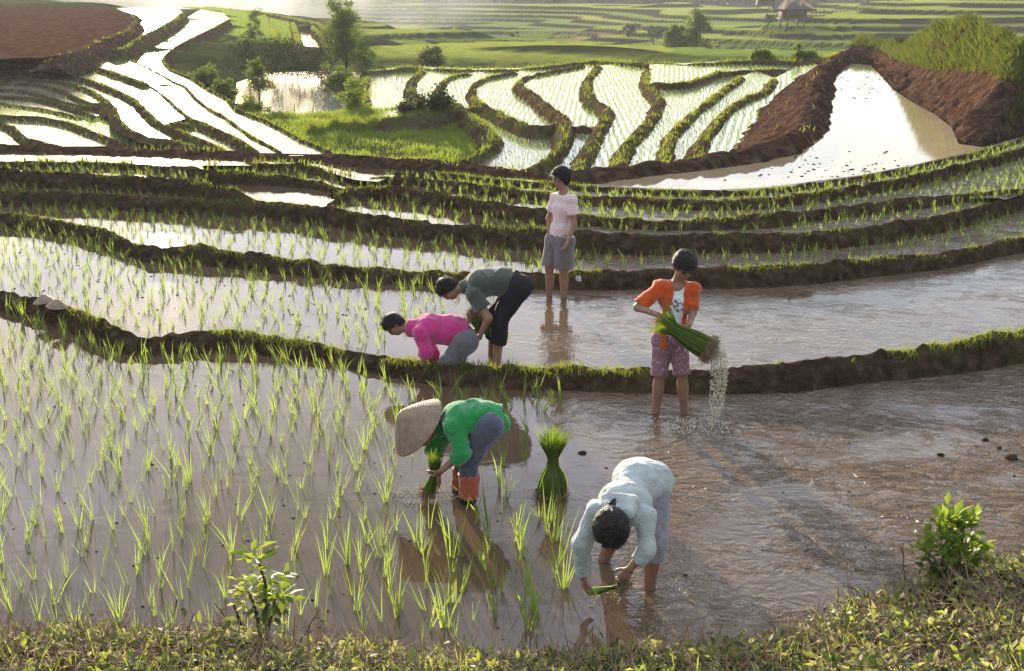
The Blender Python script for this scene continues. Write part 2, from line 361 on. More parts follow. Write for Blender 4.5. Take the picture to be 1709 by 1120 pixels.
r2 = [(1440, 64), (1490, 74), (1510, 84), (1530, 68), (1560, 50), (1605, 36), (1650, 40), (1690, 62), (1730, 80), (1790, 90), (1900, 90), (2040, 60)]
L = []
for k, (p0, a, b) in enumerate(zip(R0, r1, r2)):
    q1 = P(a[0], a[1], p0[1] + 1.3 + .5 * min(k, 6) / 6); q2 = P(b[0], b[1], p0[1] + 3.6); q3 = q2 + np.array([.8, 4.5, -.9]); q4 = q2 + np.array([1.5, 9, -2.5])
    L.append([p0 - np.array([0, 0, .3]), p0, q1, q2, q3, q4])
L = np.array(L)
def resamp(A, n, axis):
    s = np.linspace(0, A.shape[axis] - 1, n); i = np.clip(s.astype(int), 0, A.shape[axis] - 2); f = s - i
    a, b = np.take(A, i, axis), np.take(A, i + 1, axis); sh_ = [1] * A.ndim; sh_[axis] = n; f = f.reshape(sh_)
    return a * (1 - f) + b * f
Bk = resamp(resamp(L, 150, 0), 90, 1)
for ax in (0, 1):
    for _ in range(5): Bk[1:-1, 1:-1] = Bk[1:-1, 1:-1] * .5 + .25 * (np.roll(Bk, 1, ax) + np.roll(Bk, -1, ax))[1:-1, 1:-1]
vv = np.linspace(0, 5, 90)[None, :]
cut = np.clip(1 - np.abs(vv - 1.4) / .9, 0, 1)
Bk[..., 2] += fbm(Bk * np.array([2.2, 2.2, .8]), 4, 2) * .3 * cut + fbm(Bk * 5, 3, 6) * .08 + np.clip(vv - 2, 0, 1) * fbm(Bk * .9, 3, 11) * .35
Bk[..., 0] += fbm(Bk * np.array([3, 3, 1]) + 7, 4, 2) * .26 * cut
o = mesh_np('earth_bank', Bk.reshape(-1, 3), [grid_faces(150, 90)], M['redearth']); tag(o, kind='structure')
MOUND = np.concatenate([Bk[:, 38:78].reshape(-1, 3), Bk[112:, 24:40].reshape(-1, 3)])
for p in Bk[::10, ::12].reshape(-1, 3): CTRL.append((p[0], p[1], p[2] - .3))
# ---------------------------------------------------------------- left terraces beyond the ridge
Sat = [(383, 32), (358, 46), (323, 63), (295, 77), (277, 91), (270, 102)]
Sa = [(281, 116), (316, 130), (351, 151), (379, 165), (393, 183), (439, 200), (467, 214), (499, 232), (534, 246), (558, 258)]
Sbt = [(305, 21), (291, 33), (267, 46), (246, 56), (225, 67), (207, 81), (158, 86)]
Sb = [(151, 90), (211, 97), (239, 109), (267, 123), (291, 137), (309, 144), (327, 165), (351, 183), (372, 193), (397, 211), (421, 228), (449, 242), (474, 256)]
Sc = [(95, 95), (140, 91), (176, 102), (207, 116), (228, 130), (246, 140), (267, 154), (291, 176), (316, 197), (337, 204), (369, 218), (404, 235), (432, 255)]
Sd = [(0, 102), (70, 100), (116, 104), (151, 109), (186, 119), (218, 130), (246, 140)]
Se = [(0, 118), (53, 116), (98, 121), (140, 130), (169, 140), (197, 151), (225, 165), (246, 186), (260, 200), (281, 211), (316, 225), (351, 239), (379, 251)]
Sf = [(0, 126), (35, 128), (60, 133), (88, 132), (123, 140), (154, 151), (176, 165), (190, 179), (195, 193)]
Sf2 = [(195, 196), (211, 212), (246, 228), (281, 232), (330, 246)]
Sg = [(0, 137), (53, 139), (77, 142), (105, 151), (133, 165), (154, 172), (181, 172)]
Sh = [(0, 149), (35, 149), (70, 158), (105, 169), (140, 177), (169, 181), (180, 190)]
Si = [(0, 160), (53, 162), (98, 172), (140, 186), (160, 194)]
Sj = [(0, 172), (70, 181), (110, 190), (140, 197)]
Sk = [(0, 191), (21, 193), (70, 195), (116, 204), (151, 218), (190, 232), (215, 244)]
Sl = [(0, 202), (21, 211), (39, 228), (70, 237), (105, 244)]
def ext(c, dx=-160):                     # the same curve carried on past the left edge of the frame
    (x0, y0), (x1, y1) = c[0], c[2]
    return [(x0 + dx, y0 + .25 * dx * (y1 - y0) / max(x1 - x0, 1))] + c
zP, z2s, zA, zB, zD, zD2, zE, zF, zG, zH, zI, zK, zL = -.1, -.6, -1.2, -1.0, -.85, -1.0, -.97, -1.05, -1.12, -1.19, -1.26, -1.36, -1.48
FIELDS = []                              # (pixel polygon, z, spacing, height) of planted fields
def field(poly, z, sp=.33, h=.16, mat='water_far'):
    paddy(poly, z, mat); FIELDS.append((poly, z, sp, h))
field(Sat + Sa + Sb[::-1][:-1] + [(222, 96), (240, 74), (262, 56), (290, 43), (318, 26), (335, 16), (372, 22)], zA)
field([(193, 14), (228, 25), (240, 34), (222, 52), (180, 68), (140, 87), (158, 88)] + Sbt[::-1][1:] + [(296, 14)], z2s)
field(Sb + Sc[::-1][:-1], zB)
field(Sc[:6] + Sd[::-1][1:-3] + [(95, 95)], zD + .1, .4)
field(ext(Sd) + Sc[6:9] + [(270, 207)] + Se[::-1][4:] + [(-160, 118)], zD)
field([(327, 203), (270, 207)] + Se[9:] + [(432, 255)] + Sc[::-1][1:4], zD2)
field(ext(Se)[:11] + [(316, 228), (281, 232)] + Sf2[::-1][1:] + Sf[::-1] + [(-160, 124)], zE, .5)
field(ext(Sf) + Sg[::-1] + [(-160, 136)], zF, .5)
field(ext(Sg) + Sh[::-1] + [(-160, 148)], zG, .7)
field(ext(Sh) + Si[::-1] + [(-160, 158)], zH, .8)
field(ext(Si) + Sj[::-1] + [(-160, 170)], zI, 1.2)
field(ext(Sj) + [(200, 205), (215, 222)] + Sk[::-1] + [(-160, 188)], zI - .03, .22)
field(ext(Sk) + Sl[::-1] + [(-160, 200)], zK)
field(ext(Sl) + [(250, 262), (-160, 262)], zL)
field(Sf2 + [(379, 252), (360, 262), (200, 262)] + Sk[::-1][:4], zK + .05, .22)
PL = [(-160, 2), (0, 8), (100, 11), (193, 14), (218, 25), (228, 35), (211, 53), (169, 67), (133, 86), (88, 95), (0, 99), (-160, 104)]
def lumpy(name, px, z, mat, amp, step, sc, kind='structure', ctrl=True):
    a = np.array(px, float); W = G(a[:, 0], a[:, 1], z)
    lo, hi = W.min(0), W.max(0); nx, ny = int((hi[0] - lo[0]) / step) + 2, int((hi[1] - lo[1]) / step) + 2
    X, Y = np.meshgrid(np.linspace(lo[0], hi[0], nx), np.linspace(lo[1], hi[1], ny), indexing='ij')
    ins = inpoly(X, Y, W[:, 0], W[:, 1])
    V = np.stack([X, Y, np.full_like(X, z)], -1)
    V[..., 2] += fbm(V * sc, 5, 21) * amp
    f = grid_faces(nx, ny); f = f[ins.ravel()[f].all(1)]
    o = mesh_np(name, V.reshape(-1, 3), [f], M[mat]); tag(o, kind=kind)
    if ctrl:
        for p in W: CTRL.append((p[0], p[1], z))
    return V[ins]
def inpoly(x, y, px, py):
    r = np.zeros(np.shape(x), bool); n = len(px); j = n - 1
    for i in range(n):
        c = ((py[i] > y) != (py[j] > y)) & (x < (px[j] - px[i]) * (y - py[i]) / (py[j] - py[i] + 1e-12) + px[i]); r ^= c; j = i
    return r
lumpy('ploughed_field', PL, zP, 'plough', .09, .2, 1.2)
for c, zh, zl, w, g in ((PL[3:10], zP, z2s, .35, .2), (Sbt, z2s, zA, .35, .35), (Sat + Sa, zA, -2.2, .3, .6), (Sb, zB, zA, .22, .6), (Sc, zD, zB, .25, .5), (ext(Sd), zD + .05, zD - .1, .25, .8),
                       (ext(Se), zD, zE, .3, 1.0), (ext(Sf) + Sf2, zE, zF, .25, .9), (ext(Sg), zF, zG, .25, .5), (ext(Sh), zG, zH, .25, .2), (ext(Si), zH, zI, .3, .15), (ext(Sj), zI, zI - .12, .35, .15),
                       (ext(Sk), zI, zK, .3, .9), (ext(Sl), zK, zL, .3, .9), ([(246, 141), (300, 141)], zB, zB - .1, .15, .8), ([(327, 204), (270, 208)], zD, zD2, .2, .8), ([(60, 133), (70, 131), (88, 128)], zE, zE - .1, .15, .5)):
    thin = zl <= zE and zh <= zD
    sweep('paddy_bund', c, zh + (.055 if thin else .14), zl, w * (.55 if thin else 1.0), grass=g * (.6 if thin else 1), amp=.02 if thin else .035, gh=.7 if thin else 1, mat='redearth' if c is not Sc and zh == zP and len(c) == 7 else 'bund_far', skirt=(1.1, z2s) if zh == zP else None, side=1)
# green strips falling away right of the left terraces
zq = -2.0
field([(300, 12), (370, 20), (383, 34), (352, 55), (330, 76), (400, 62), (430, 40), (420, 22), (360, 13)], zq, .3, .28, mat='turf')
field([(400, 40), (440, 22), (462, 52), (462, 72), (380, 75), (350, 80)], zq - .2, .3, .28, mat='turf')
field([(445, 26), (482, 38), (490, 70), (465, 74), (462, 50)], zq - .5, .3, .28, mat='turf')
field([(494, 44), (520, 44), (540, 60), (542, 80), (498, 76)], zq - .6, 1.5, .2)
field([(340, 12), (440, 20), (530, 38), (545, 50), (520, 42), (440, 26)], zq - .4, .6, .3, mat='turf')
for c in ([(397, 22), (418, 40), (400, 62)], [(440, 28), (460, 52), (460, 70)], [(488, 38), (497, 66), (498, 76)], [(519, 43), (541, 63), (545, 82)], [(494, 43), (520, 44)], [(340, 12), (440, 22), (530, 40), (560, 55)]):
    sweep('paddy_bund', c, zq - .1, zq - .8, .35, grass=.8, gh=1.4)
# ---------------------------------------------------------------- valley pond, meadow
ZV = -2.25
for x_ in range(400, 630, 22):
    for y_ in (122, 132, 145, 158, 172, 186, 196):
        q_ = G(x_, y_, ZV); CTRL.append((q_[0], q_[1], ZV - .5))
paddy([(395, 138), (440, 122), (560, 118), (622, 122), (625, 150), (616, 196), (540, 198), (440, 196), (392, 172)], ZV, 'water_far', 'pond')
MEADOW = [(392, 180), (440, 192), (530, 192), (616, 190), (640, 186), (700, 184), (768, 182), (816, 214), (832, 237), (800, 254), (766, 274), (700, 285), (600, 285), (545, 262), (500, 236), (440, 210)]
# ---------------------------------------------------------------- central terraces
C0 = [(613, 128), (608, 147), (613, 168), (620, 197)]
C1 = [(706, 117), (692, 130), (685, 148), (692, 160), (703, 172), (699, 192)]
C2 = [(792, 121), (761, 125), (743, 133), (733, 147), (731, 161), (747, 169), (768, 176), (769, 180)]
C3 = [(866, 120), (810, 130), (792, 140), (787, 154), (796, 168), (824, 183), (859, 200), (887, 211), (915, 212), (936, 205)]
C4 = [(978, 108), (901, 123), (877, 128), (864, 140), (880, 150), (890, 155), (912, 175), (940, 193), (947, 211), (943, 232), (922, 260), (894, 278), (862, 291)]
C5 = [(999, 110), (982, 130), (980, 151), (990, 168), (1012, 178), (1017, 190), (1000, 218), (978, 262), (960, 292)]
C6 = [(1084, 113), (1080, 137), (1091, 151), (1103, 165), (1094, 190), (1070, 218), (1045, 246), (1030, 285)]
C7 = [(1239, 128), (1211, 147), (1179, 172), (1148, 197), (1120, 225), (1112, 258), (1108, 290)]
C8 = [(1292, 131), (1278, 151), (1242, 165), (1214, 183), (1190, 211), (1172, 232), (1168, 256), (1166, 285)]
C9 = [(1365, 108), (1318, 140), (1295, 158), (1270, 197), (1248, 246), (1240, 285)]
CX6 = [(1084, 137), (1109, 141), (1144, 139), (1197, 121), (1225, 119), (1330, 116)]
BK = [(600, 122), (673, 114), (705, 115), (792, 117), (866, 116), (985, 103), (1084, 108), (1150, 108), (1260, 104), (1365, 104), (1400, 92)]
k0, k1, k2, k3, kf, k4, k5, k6, k6b, k7, k8 = -1.6, -1.45, -1.3, -1.15, -1.4, -.95, -.8, -.65, -.55, -.5, -.35
SPC = dict(sp=.2, h=.10)
field(C0 + [(650, 200), (699, 195)] + C1[::-1] + [(673, 112), (616, 117)], k0, **SPC)
field(C1 + [(735, 188), (769, 182)] + C2[::-1] + [(792, 115), (706, 112)], k1, **SPC)
field(C2 + [(812, 182)] + C3[::-1][4:] + [(866, 114), (792, 115)], k2, **SPC)
field(C3 + C4[::-1][5:] + [(960, 106), (866, 114)], k3, **SPC)
field([(769, 179), (812, 180)] + C3[5:] + [(947, 211)] + C4[9:] + [(830, 296), (760, 290), (766, 273), (800, 255), (832, 237), (812, 213), (778, 188)], kf, **SPC)
field(C4[:9] + [(999, 212), (1014, 192)] + C5[::-1][4:], k4, **SPC)
field([(947, 210), (999, 210)] + C5[6:] + [(900, 302), (855, 296)] + C4[::-1][1:4], k4 - .1, **SPC)
field(C5 + [(1025, 292)] + C6[::-1] + [(1040, 106)], k5, **SPC)
field(C6[1:] + [(1108, 296)] + C7[::-1] + CX6[::-1][1:], k6, **SPC)
field([(1084, 108)] + [(1084, 139)] + CX6[1:] + [(1340, 104), (1200, 103)], k6b, **SPC)
field(C7 + C8[::-1] + [(1262, 118)], k7, **SPC)
field(C8 + [(1240, 290)] + C9[::-1] + [(1330, 112)], k8, **SPC)
for c, zh, zl, w, g in ((C0, k0, ZV, .4, .6), (C1, k1, k0, .4, .5), (C2, k2, k1, .28, .6), (C3, k3, kf - .1, .32, .7), (C4, k4, kf - .1, .42, .35), (C5, k5, k4 - .1, .4, .35), (C6, k6, k5, .36, .4), (C7, k7, k6, .28, .6), (C8, k8, k7, .3, .5),
                       ([(769, 180), (812, 181)], k2, kf, .2, 1.), ([(950, 211), (999, 211)], k4, k4 - .2, .16, 1.), (CX6, k6b, k6, .25, 1.), (BK, -.75, -2.2, .8, 1.2), ([(832, 237), (800, 255), (766, 274)], kf + .1, kf - .3, .3, .9), ([(832, 237), (812, 213), (775, 186), (735, 190), (690, 195), (620, 199)], kf + .1, kf - .5, .45, 1.2)):
    if c is BK: zh = np.interp([p_[0] for p_ in BK], [600, 700, 790, 870, 985, 1090, 1150, 1400], [-1.55, -1.5, -1.35, -1.2, -.95, -.7, -.6, -.45]) - .02
    sweep('paddy_bund', c, zh + .1, zl, w * .78, grass=g, amp=.06, gh=1.6 if c is BK else 1.0)
# ---------------------------------------------------------------- one ground sheet under everything, out to the horizon
FAR = []
def far(px, py, Y=None, z=None):
    p = P(px, py, Y) if z is None else G(px, py, z)
    FAR.append(tuple(p))
for a in ((560, 110, -4.5), (620, 98, -8.8), (700, 97, -8.8), (800, 97, -8.8), (620, 52, -8.8), (800, 56, -8.8), (560, 70, -8.8), (700, 75, -8.8), (660, 62, -8.8), (760, 85, -8.8)): far(a[0], a[1], z=a[2])
for a in ((300, 16, 190), (450, 26, 200), (550, 30, 215), (300, 4, 300), (550, 2, 300), (100, 4, 150), (0, 0, 170), (-200, 0, 170), (-200, -8, 300), (100, -6, 300),
          (760, 42, 223), (900, 45, 223), (1000, 44, 220), (1150, 46, 212), (1220, 44, 195), (760, 18, 285), (880, 14, 290), (1000, 12, 300), (1250, 10, 290), (1300, 20, 240), (680, 32, 270),
          (760, 58, 221), (900, 62, 217), (1100, 65, 204), (1150, 85, 168), (1000, 92, 158), (900, 95, 154), (840, 78, 185), (1000, 78, 180),
          (1320, 40, 154), (1400, 30, 160), (1500, 25, 165), (1600, 15, 172), (1709, 8, 178), (1850, 0, 190), (2100, 0, 190), (1300, 95, 139), (1400, 95, 137), (1200, 90, 145), (1450, 72, 145), (1350, 62, 149), (1250, 62, 153), (1550, 2, 230), (1709, -12, 240), (1900, -20, 240),
          (1100, 110, 110), (1300, 108, 100), (1500, 70, 90), (1709, 60, 90), (1900, 40, 100), (900, 112, 120), (700, 118, 130)): far(*a)
for x in range(-500, 2300, 250):
    for y, Y in ((9, 335), (-6, 370), (-40, 470), (-75, 640), (-75, 900), (-75, 1300)): far(x, y, Y)
C_ = np.array([(x, y, z - .5) for x, y, z in CTRL] + FAR)
far_mask = np.concatenate([np.zeros(len(CTRL)), np.ones(len(FAR))])
def idw(X, Y):
    out = np.zeros(X.size); Xf, Yf = X.ravel(), Y.ravel()
    for s in range(0, X.size, 6000):
        x, y = Xf[s:s + 6000], Yf[s:s + 6000]
        d = ((x[:, None] - C_[None, :, 0]) ** 2 * (60 / (y[:, None] + 25)) + (y[:, None] - C_[None, :, 1]) ** 2) / (y[:, None] + 6) ** 2 + 2e-5
        w = d ** -1.9; out[s:s + 6000] = (w * C_[None, :, 2]).sum(1) / w.sum(1)
    return out.reshape(X.shape)
yy = np.concatenate([np.linspace(-12, 6, 20)[:-1], np.geomspace(6, 100, 150)[:-1], np.linspace(100, 320, 420)[:-1], np.geomspace(320, 1300, 60)])
uu = np.linspace(-.8, .8, 520)
X = uu[None, :] * (np.maximum(yy, 0)[:, None] + 6); Y = np.repeat(yy[:, None], len(uu), 1)
Z = idw(X, Y)
# hill beyond: treads and risers follow the contour lines
pz = np.stack([X, Y, 0 * X], -1)
Zs = Z + fbm(pz / 30, 2, 41) * 2.1
st = .62 + .12 * vn(pz / 60, 5)
q = Zs / .7; fl = np.floor(q); fr = q - fl
Zt = .7 * (fl + np.clip((fr - .72) / .28, 0, 1) ** 1.0)
k = np.clip((Y - 72) / 14, 0, 1) * np.clip((345 - Y) / 40, 0, 1) * np.clip((X / Y + .16) / .05, 0, 1)
Z = Z * (1 - k) + Zt * k
flatv = (np.abs(Z + 8.8) < .35) & (X / Y < 0) & (Y > 120)
Z += np.clip((Y - 340) / 60, 0, 1) * (fbm(pz / 60, 4, 9) * 7)
Z += np.clip((Y - 30) / 10, 0, 1) * np.clip((100 - Y) / 20, 0, 1) * fbm(pz / 1.6, 3, 19) * .12
lvl = _hash(fl.astype(int), (np.floor(X / 22 + fl * 1.7 + vn(pz / 30, 3))).astype(int), (np.floor(Y / 60)).astype(int), 3)
c_a, c_b, c_c = np.array([.28, .30, .055]), np.array([.15, .20, .04]), np.array([.17, .12, .06])
colr = np.where(lvl[..., None] < .55, c_a, np.where(lvl[..., None] < .9, c_b, c_c)) * (.85 + .3 * lvl[..., None])
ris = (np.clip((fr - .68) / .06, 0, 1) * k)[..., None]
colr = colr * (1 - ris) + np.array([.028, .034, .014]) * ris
gr = np.array([.05, .062, .018]) * (1 + .5 * fbm(pz / 5, 3, 2))[..., None]
br_ = np.clip(fbm(pz / 3.5, 3, 77) * 2, 0, 1)[..., None] * np.clip((110 - Y) / 20, 0, 1)[..., None]; gr = gr * (1 - br_) + np.array([.06, .04, .024]) * br_
wood = np.array([.028, .042, .018]) * (1 + .6 * fbm(pz / 14, 4, 6))[..., None]
kk = k[..., None]; colr = colr * kk + gr * (1 - kk)
kw = np.clip((Y - 318) / 30, 0, 1)[..., None]; colr = colr * (1 - kw) + wood * kw
t = NT('ground'); a = t.n('ShaderNodeVertexColor', layer_name='col'); pp = t.coord(); n_ = t.noise(pp, 1.3, 5, .65)
cc = t.mix(.55, a.outputs[0], t.ramp(n_, [(.3, (.35, .35, .35)), (.7, (1.3, 1.3, 1.3))]), 'MULTIPLY')
M['ground'] = t.done(t.prin(cc, .9, t.bump(n_, .8, .15), 0.0))
GX, GY, GZ = X, Y, Z
ground = mesh_np('ground', np.stack([X, Y, Z], -1).reshape(-1, 3), [grid_faces(len(yy), len(uu))], M['ground'], col=np.clip(colr, 0, 1).reshape(-1, 3)); tag(ground, kind='structure')
def gz(x, y):                            # height of the ground sheet
    i = int(np.clip(np.searchsorted(yy, y) - 1, 0, len(yy) - 2)); f = (y - yy[i]) / (yy[i + 1] - yy[i])
    r = []
    for j in (i, i + 1): r.append(np.interp(x, X[j], Z[j]))
    return r[0] * (1 - f) + r[1] * f
paddy([(622, 60), (700, 60), (764, 63), (782, 75), (720, 79), (652, 79)], -8.25, 'water_far', ctrl=False)
paddy([(655, 83), (740, 80), (780, 78), (798, 90), (750, 95), (697, 93)], -8.25, 'water_far', ctrl=False)
paddy([(596, 53), (690, 53), (771, 57), (786, 63), (700, 58), (610, 57)], -8.25, 'water_far', ctrl=False)
for c in ([(622, 59), (700, 58.5), (772, 63), (786, 76), (720, 80), (640, 81)], [(655, 82), (740, 80), (782, 77), (802, 91)], [(596, 52), (690, 51), (771, 55), (800, 64)]):
    sweep('paddy_bund', c, -7.95, -8.7, .8, grass=.3, amp=.12, ds=.6, gh=2)
# meadow: a lumpy grassed hollow
Vm = None
a = np.array(MEADOW, float); 
MEADV = lumpy('meadow', MEADOW, -1.75, 'turf', .25, .12, .9)
sweep('paddy_bund', [(505, 212), (560, 208), (620, 205), (680, 202), (735, 198), (765, 192)], -1.35, -2.0, .45, mat='turf', grass=3.0, amp=.16, ds=.12, gh=2.2)
# ---------------------------------------------------------------- blades and leaves, many at a time
def blades(base, L, W, az, lean, bend, seg=3, twist=None):
    """curved tapering blades -> verts (n*(seg+1)*2), quads"""
    n = len(base); base = np.asarray(base, float); D = np.stack([np.cos(az), np.sin(az), 0 * az], 1)
    tw = az + math.pi / 2 if twist is None else twist
    S = np.stack([np.cos(tw), np.sin(tw), 0 * tw], 1)
    V = np.zeros((n, seg + 1, 2, 3)); p = base.copy()
    for k in range(seg + 1):
        s = k / seg; w = W * max(.06, (1 - s ** 2.2)) * (.55 + .45 * min(1, s * 4)) * .5
        V[:, k, 0] = p - S * w[:, None]; V[:, k, 1] = p + S * w[:, None]
        a = lean + bend * (s + .5 / seg)
        p = p + (np.sin(a)[:, None] * D + np.cos(a)[:, None] * np.array([0, 0, 1])) * (L / seg)[:, None]
    idx = np.arange(n)[:, None] * (seg + 1) * 2 + np.arange(seg)[None, :] * 2
    i = idx.ravel(); Fq = np.stack([i, i + 1, i + 3, i + 2], 1)
    return V.reshape(-1, 3), Fq
def leaf_cards(c, size, az, tilt, ratio=.45, fold=.25, roll=None):
    """pointed leaves with a folded midrib: 6 verts, 2 quads each"""
    n = len(c); c = np.asarray(c, float)
    d = np.stack([np.cos(az) * np.cos(tilt), np.sin(az) * np.cos(tilt), np.sin(tilt)], 1)
    s = np.stack([-np.sin(az), np.cos(az), 0 * az], 1); u = np.cross(d, s)
    r = RNG.uniform(-1, 1, n) * 1.2 if roll is None else roll
    s, u = s * np.cos(r)[:, None] + u * np.sin(r)[:, None], u * np.cos(r)[:, None] - s * np.sin(r)[:, None]
    L = size[:, None]; w = L * ratio * .5
    a = c; m = c + d * L * .5 - u * L * .06; t_ = c + d * L - u * L * .18
    V = np.stack([a, m + s * w + u * w * fold, m, m - s * w + u * w * fold, t_], 1)
    i = np.arange(n) * 5
    return V.reshape(-1, 3), np.concatenate([np.stack([i, i + 1, i + 4, i + 2], 1), np.stack([i, i + 2, i + 4, i + 3], 1)])
class Bag:
    def __init__(s): s.V, s.F, s.mi, s.n = [], [], [], 0
    def add(s, V, Fq, mi=0):
        s.V.append(V); s.F.append(Fq + s.n); s.mi.append(np.full(len(Fq), mi)); s.n += len(V)
    def build(s, name, mats, parent=None, smooth=False):
        return mesh_np(name, np.concatenate(s.V), [np.concatenate(s.F)], mats, parent, smooth, np.concatenate(s.mi))
def tube(pts, rad, k=7, cap=True):
    """tapered tube along a polyline"""
    pts = np.asarray(pts, float); rad = np.broadcast_to(np.asarray(rad, float), (len(pts),)); n = len(pts)
    T = np.gradient(pts, axis=0); T /= np.linalg.norm(T, axis=1)[:, None] + 1e-9
    ref = np.array([0.31, .2, .93]); ref = np.where(np.abs(T @ ref)[:, None] > .9, np.array([1., 0, 0]), ref)
    A = np.cross(T, ref); A /= np.linalg.norm(A, axis=1)[:, None]; B = np.cross(T, A)
    th = np.linspace(0, 2 * math.pi, k, endpoint=False)
    V = pts[:, None] + rad[:, None, None] * (A[:, None] * np.cos(th)[None, :, None] + B[:, None] * np.sin(th)[None, :, None])
    i = np.arange(n - 1)[:, None] * k + np.arange(k)[None, :]; j = np.arange(n - 1)[:, None] * k + (np.arange(k)[None, :] + 1) % k
    return V.reshape(-1, 3), np.stack([i, j, j + k, i + k], -1).reshape(-1, 4)
R = RNG.uniform
# ---------------------------------------------------------------- rice seedlings
def tuft(n, h, spread=.17, w=.0064, seg=4):
    base = np.stack([R(-.014, .014, n), R(-.014, .014, n), np.full(n, -.04)], 1)
    L = h * R(.55, 1.1, n) + .04; az = R(0, 6.28, n)
    return blades(base, L, np.full(n, w) * R(.7, 1.25, n), az, np.abs(RNG.normal(0, spread * .6, n)) + .03, R(.0, .6, n) * R(.3, 1, n), seg, R(-.7, .7, n))
def jgrid(x0, x1, y0, y1, sp, rot=.0, jit=.3):
    nx, ny = int((x1 - x0) / sp * 1.6) + 4, int((y1 - y0) / sp * 1.6) + 4
    X_, Y_ = np.meshgrid((np.arange(nx) - nx / 2) * sp, (np.arange(ny) - ny / 2) * sp)
    X_ = X_ + R(-1, 1, X_.shape) * sp * jit; Y_ = Y_ + R(-1, 1, Y_.shape) * sp * jit
    c, s = math.cos(rot), math.sin(rot)
    q = np.stack([(x0 + x1) / 2 + X_ * c - Y_ * s, (y0 + y1) / 2 + X_ * s + Y_ * c], -1).reshape(-1, 2)
    return q[(q[:, 0] > x0) & (q[:, 0] < x1) & (q[:, 1] > y0) & (q[:, 1] < y1)]
TUFTS = []                               # (x, y, z, height) of every near seedling
def plant_between(near, far, z, x0, x1, sp, h, mask=None, rot=.12, pad=0):
    xs = np.linspace(-330 if x0 <= -60 else x0, 2080 if x1 >= 1780 else x1, 60); Q = np.concatenate([G(xs, near(xs), z), G(xs, far(xs), z)])
    q = jgrid(Q[:, 0].min(), Q[:, 0].max(), Q[:, 1].min(), Q[:, 1].max(), sp, rot)
    p = np.column_stack([q, np.full(len(q), z)]); px, py, _ = proj(p)
    ok = (px > (-330 if x0 <= -60 else x0)) & (px < (2080 if x1 >= 1780 else x1)) & (py < near(px) + pad) & (py > far(px) + 1)
    if mask is not None: ok &= mask(px, py)
    for p_ in p[ok]: TUFTS.append((*p_, h))
def front_mask(px, py):                  # the planted part of the front paddy
    lim = np.interp(py, [600, 660, 700, 800, 900, 1000, 1120], [640, 930, 905, 885, 930, 925, 900])
    e = vn(np.stack([px / 60, py / 60, 0 * px], -1), 2) * 18
    ok = px < lim + e
    # trodden gaps round the planter and the bundle
    return ok & ~((np.abs(px - 765) < 70) & (np.abs(py - 800) < 62)) & ~((np.abs(px - 920) < 45) & (np.abs(py - 790) < 55)) & ~((px > 800) & (py < 800) & (py > 690) & (R(0, 1, px.shape) < .35))
plant_between(lambda x: 0 * x + 1095, B1b, 0.0, -60, 980, .212, .25, front_mask, .10)
plant_between(B1c, B2b, z2, -60, 900, .22, .19, lambda px, py: px < np.interp(py, [470, 490, 540, 590, 620], [880, 800, 700, 640, 640]))
plant_between(B2c, B3b, z3, -60, 1780, .21, .17)
plant_between(B3c, B4Lb, z4L, -60, 420, .2, .15, pad=3)
plant_between(B3c, B4Mb, z4M, 560, 1700, .2, .15, pad=3)
plant_between(B4Lc, B5Lb, z5L, -60, 345, .18, .13, pad=4)
plant_between(B5Mc, B6Mb, z6M, 340, 590, .18, .13, pad=4)
plant_between(B4Mc, B5Rb, z5R, 600, 1780, .17, .145, pad=3)
plant_between(B5Rc, B6Rb, z6R, 640, 1780, .15, .13, pad=5)
# dense single row at the foot of each bund
for b_, z_, h_, x0_, x1_ in ((B1b, 0, .26, 0, 940), (B2b, z2, .2, -60, 850), (B3b, z3, .18, -60, 1780), (B4Mb, z4M, .16, 600, 1690), (B4Lb, z4L, .15, -60, 400), (B5Rb, z5R, .15, 640, 1780), (B5Lb, z5L, .13, -60, 340), (B6Rb, z6R, .13, 650, 1780), (B6Mb, z6M, .13, 360, 590)):
    xs = np.arange(x0_, x1_, 1.0); W_ = G(xs, b_(xs) - 3, z_); s_ = np.cumsum(np.r_[0, np.linalg.norm(np.diff(W_, axis=0), axis=1)])
    for u_ in np.arange(0, s_[-1], .17):
        if random.random() < .8:
            u_ += random.uniform(-.05, .05)
            TUFTS.append((np.interp(u_, s_, W_[:, 0]), np.interp(u_, s_, W_[:, 1]) - random.uniform(.04, .16), z_, h_))
for px_, py_, h_ in ((865, 905, .36), (868, 935, .3), (912, 880, .36), (922, 905, .4), (930, 945, .38), (938, 985, .3), (886, 1010, .4), (882, 1050, .36), (815, 880, .34), (822, 985, .36), (822, 1030, .34), (752, 930, .4), (746, 1010, .38), (742, 1050, .36), (692, 915, .36), (580, 945, .38), (632, 930, .34), (806, 935, .3), (845, 835, .26), (876, 770, .28), (905, 690, .22), (880, 720, .26), (838, 700, .26), (660, 1030, .34)):
    g_ = G(px_, py_, 0); TUFTS += [(g_[0], g_[1], 0, h_), (g_[0] + .015, g_[1] + .02, 0, h_ * .85)]
TUFTS = np.array(TUFTS)
_px, _py, _dz = proj(TUFTS[:, :3])
vis = (_py < 1075)
TUFTS = TUFTS[vis]; _py = _py[vis]; _px = _px[vis]
order = np.argsort(-_py + 5000 * ((_px < 4) | (_px > 1705))); TUFTS = TUFTS[order]
IND, REST = TUFTS[:300], TUFTS[300:]
VAR = []
for k in range(14):
    V, Fq = tuft(random.randint(4, 8), .27 * random.uniform(.85, 1.1))
    o = mesh_np('rice_seedling', V, [Fq], M['rice'], smooth=True); VAR.append(o.data); bpy.data.objects.remove(o)
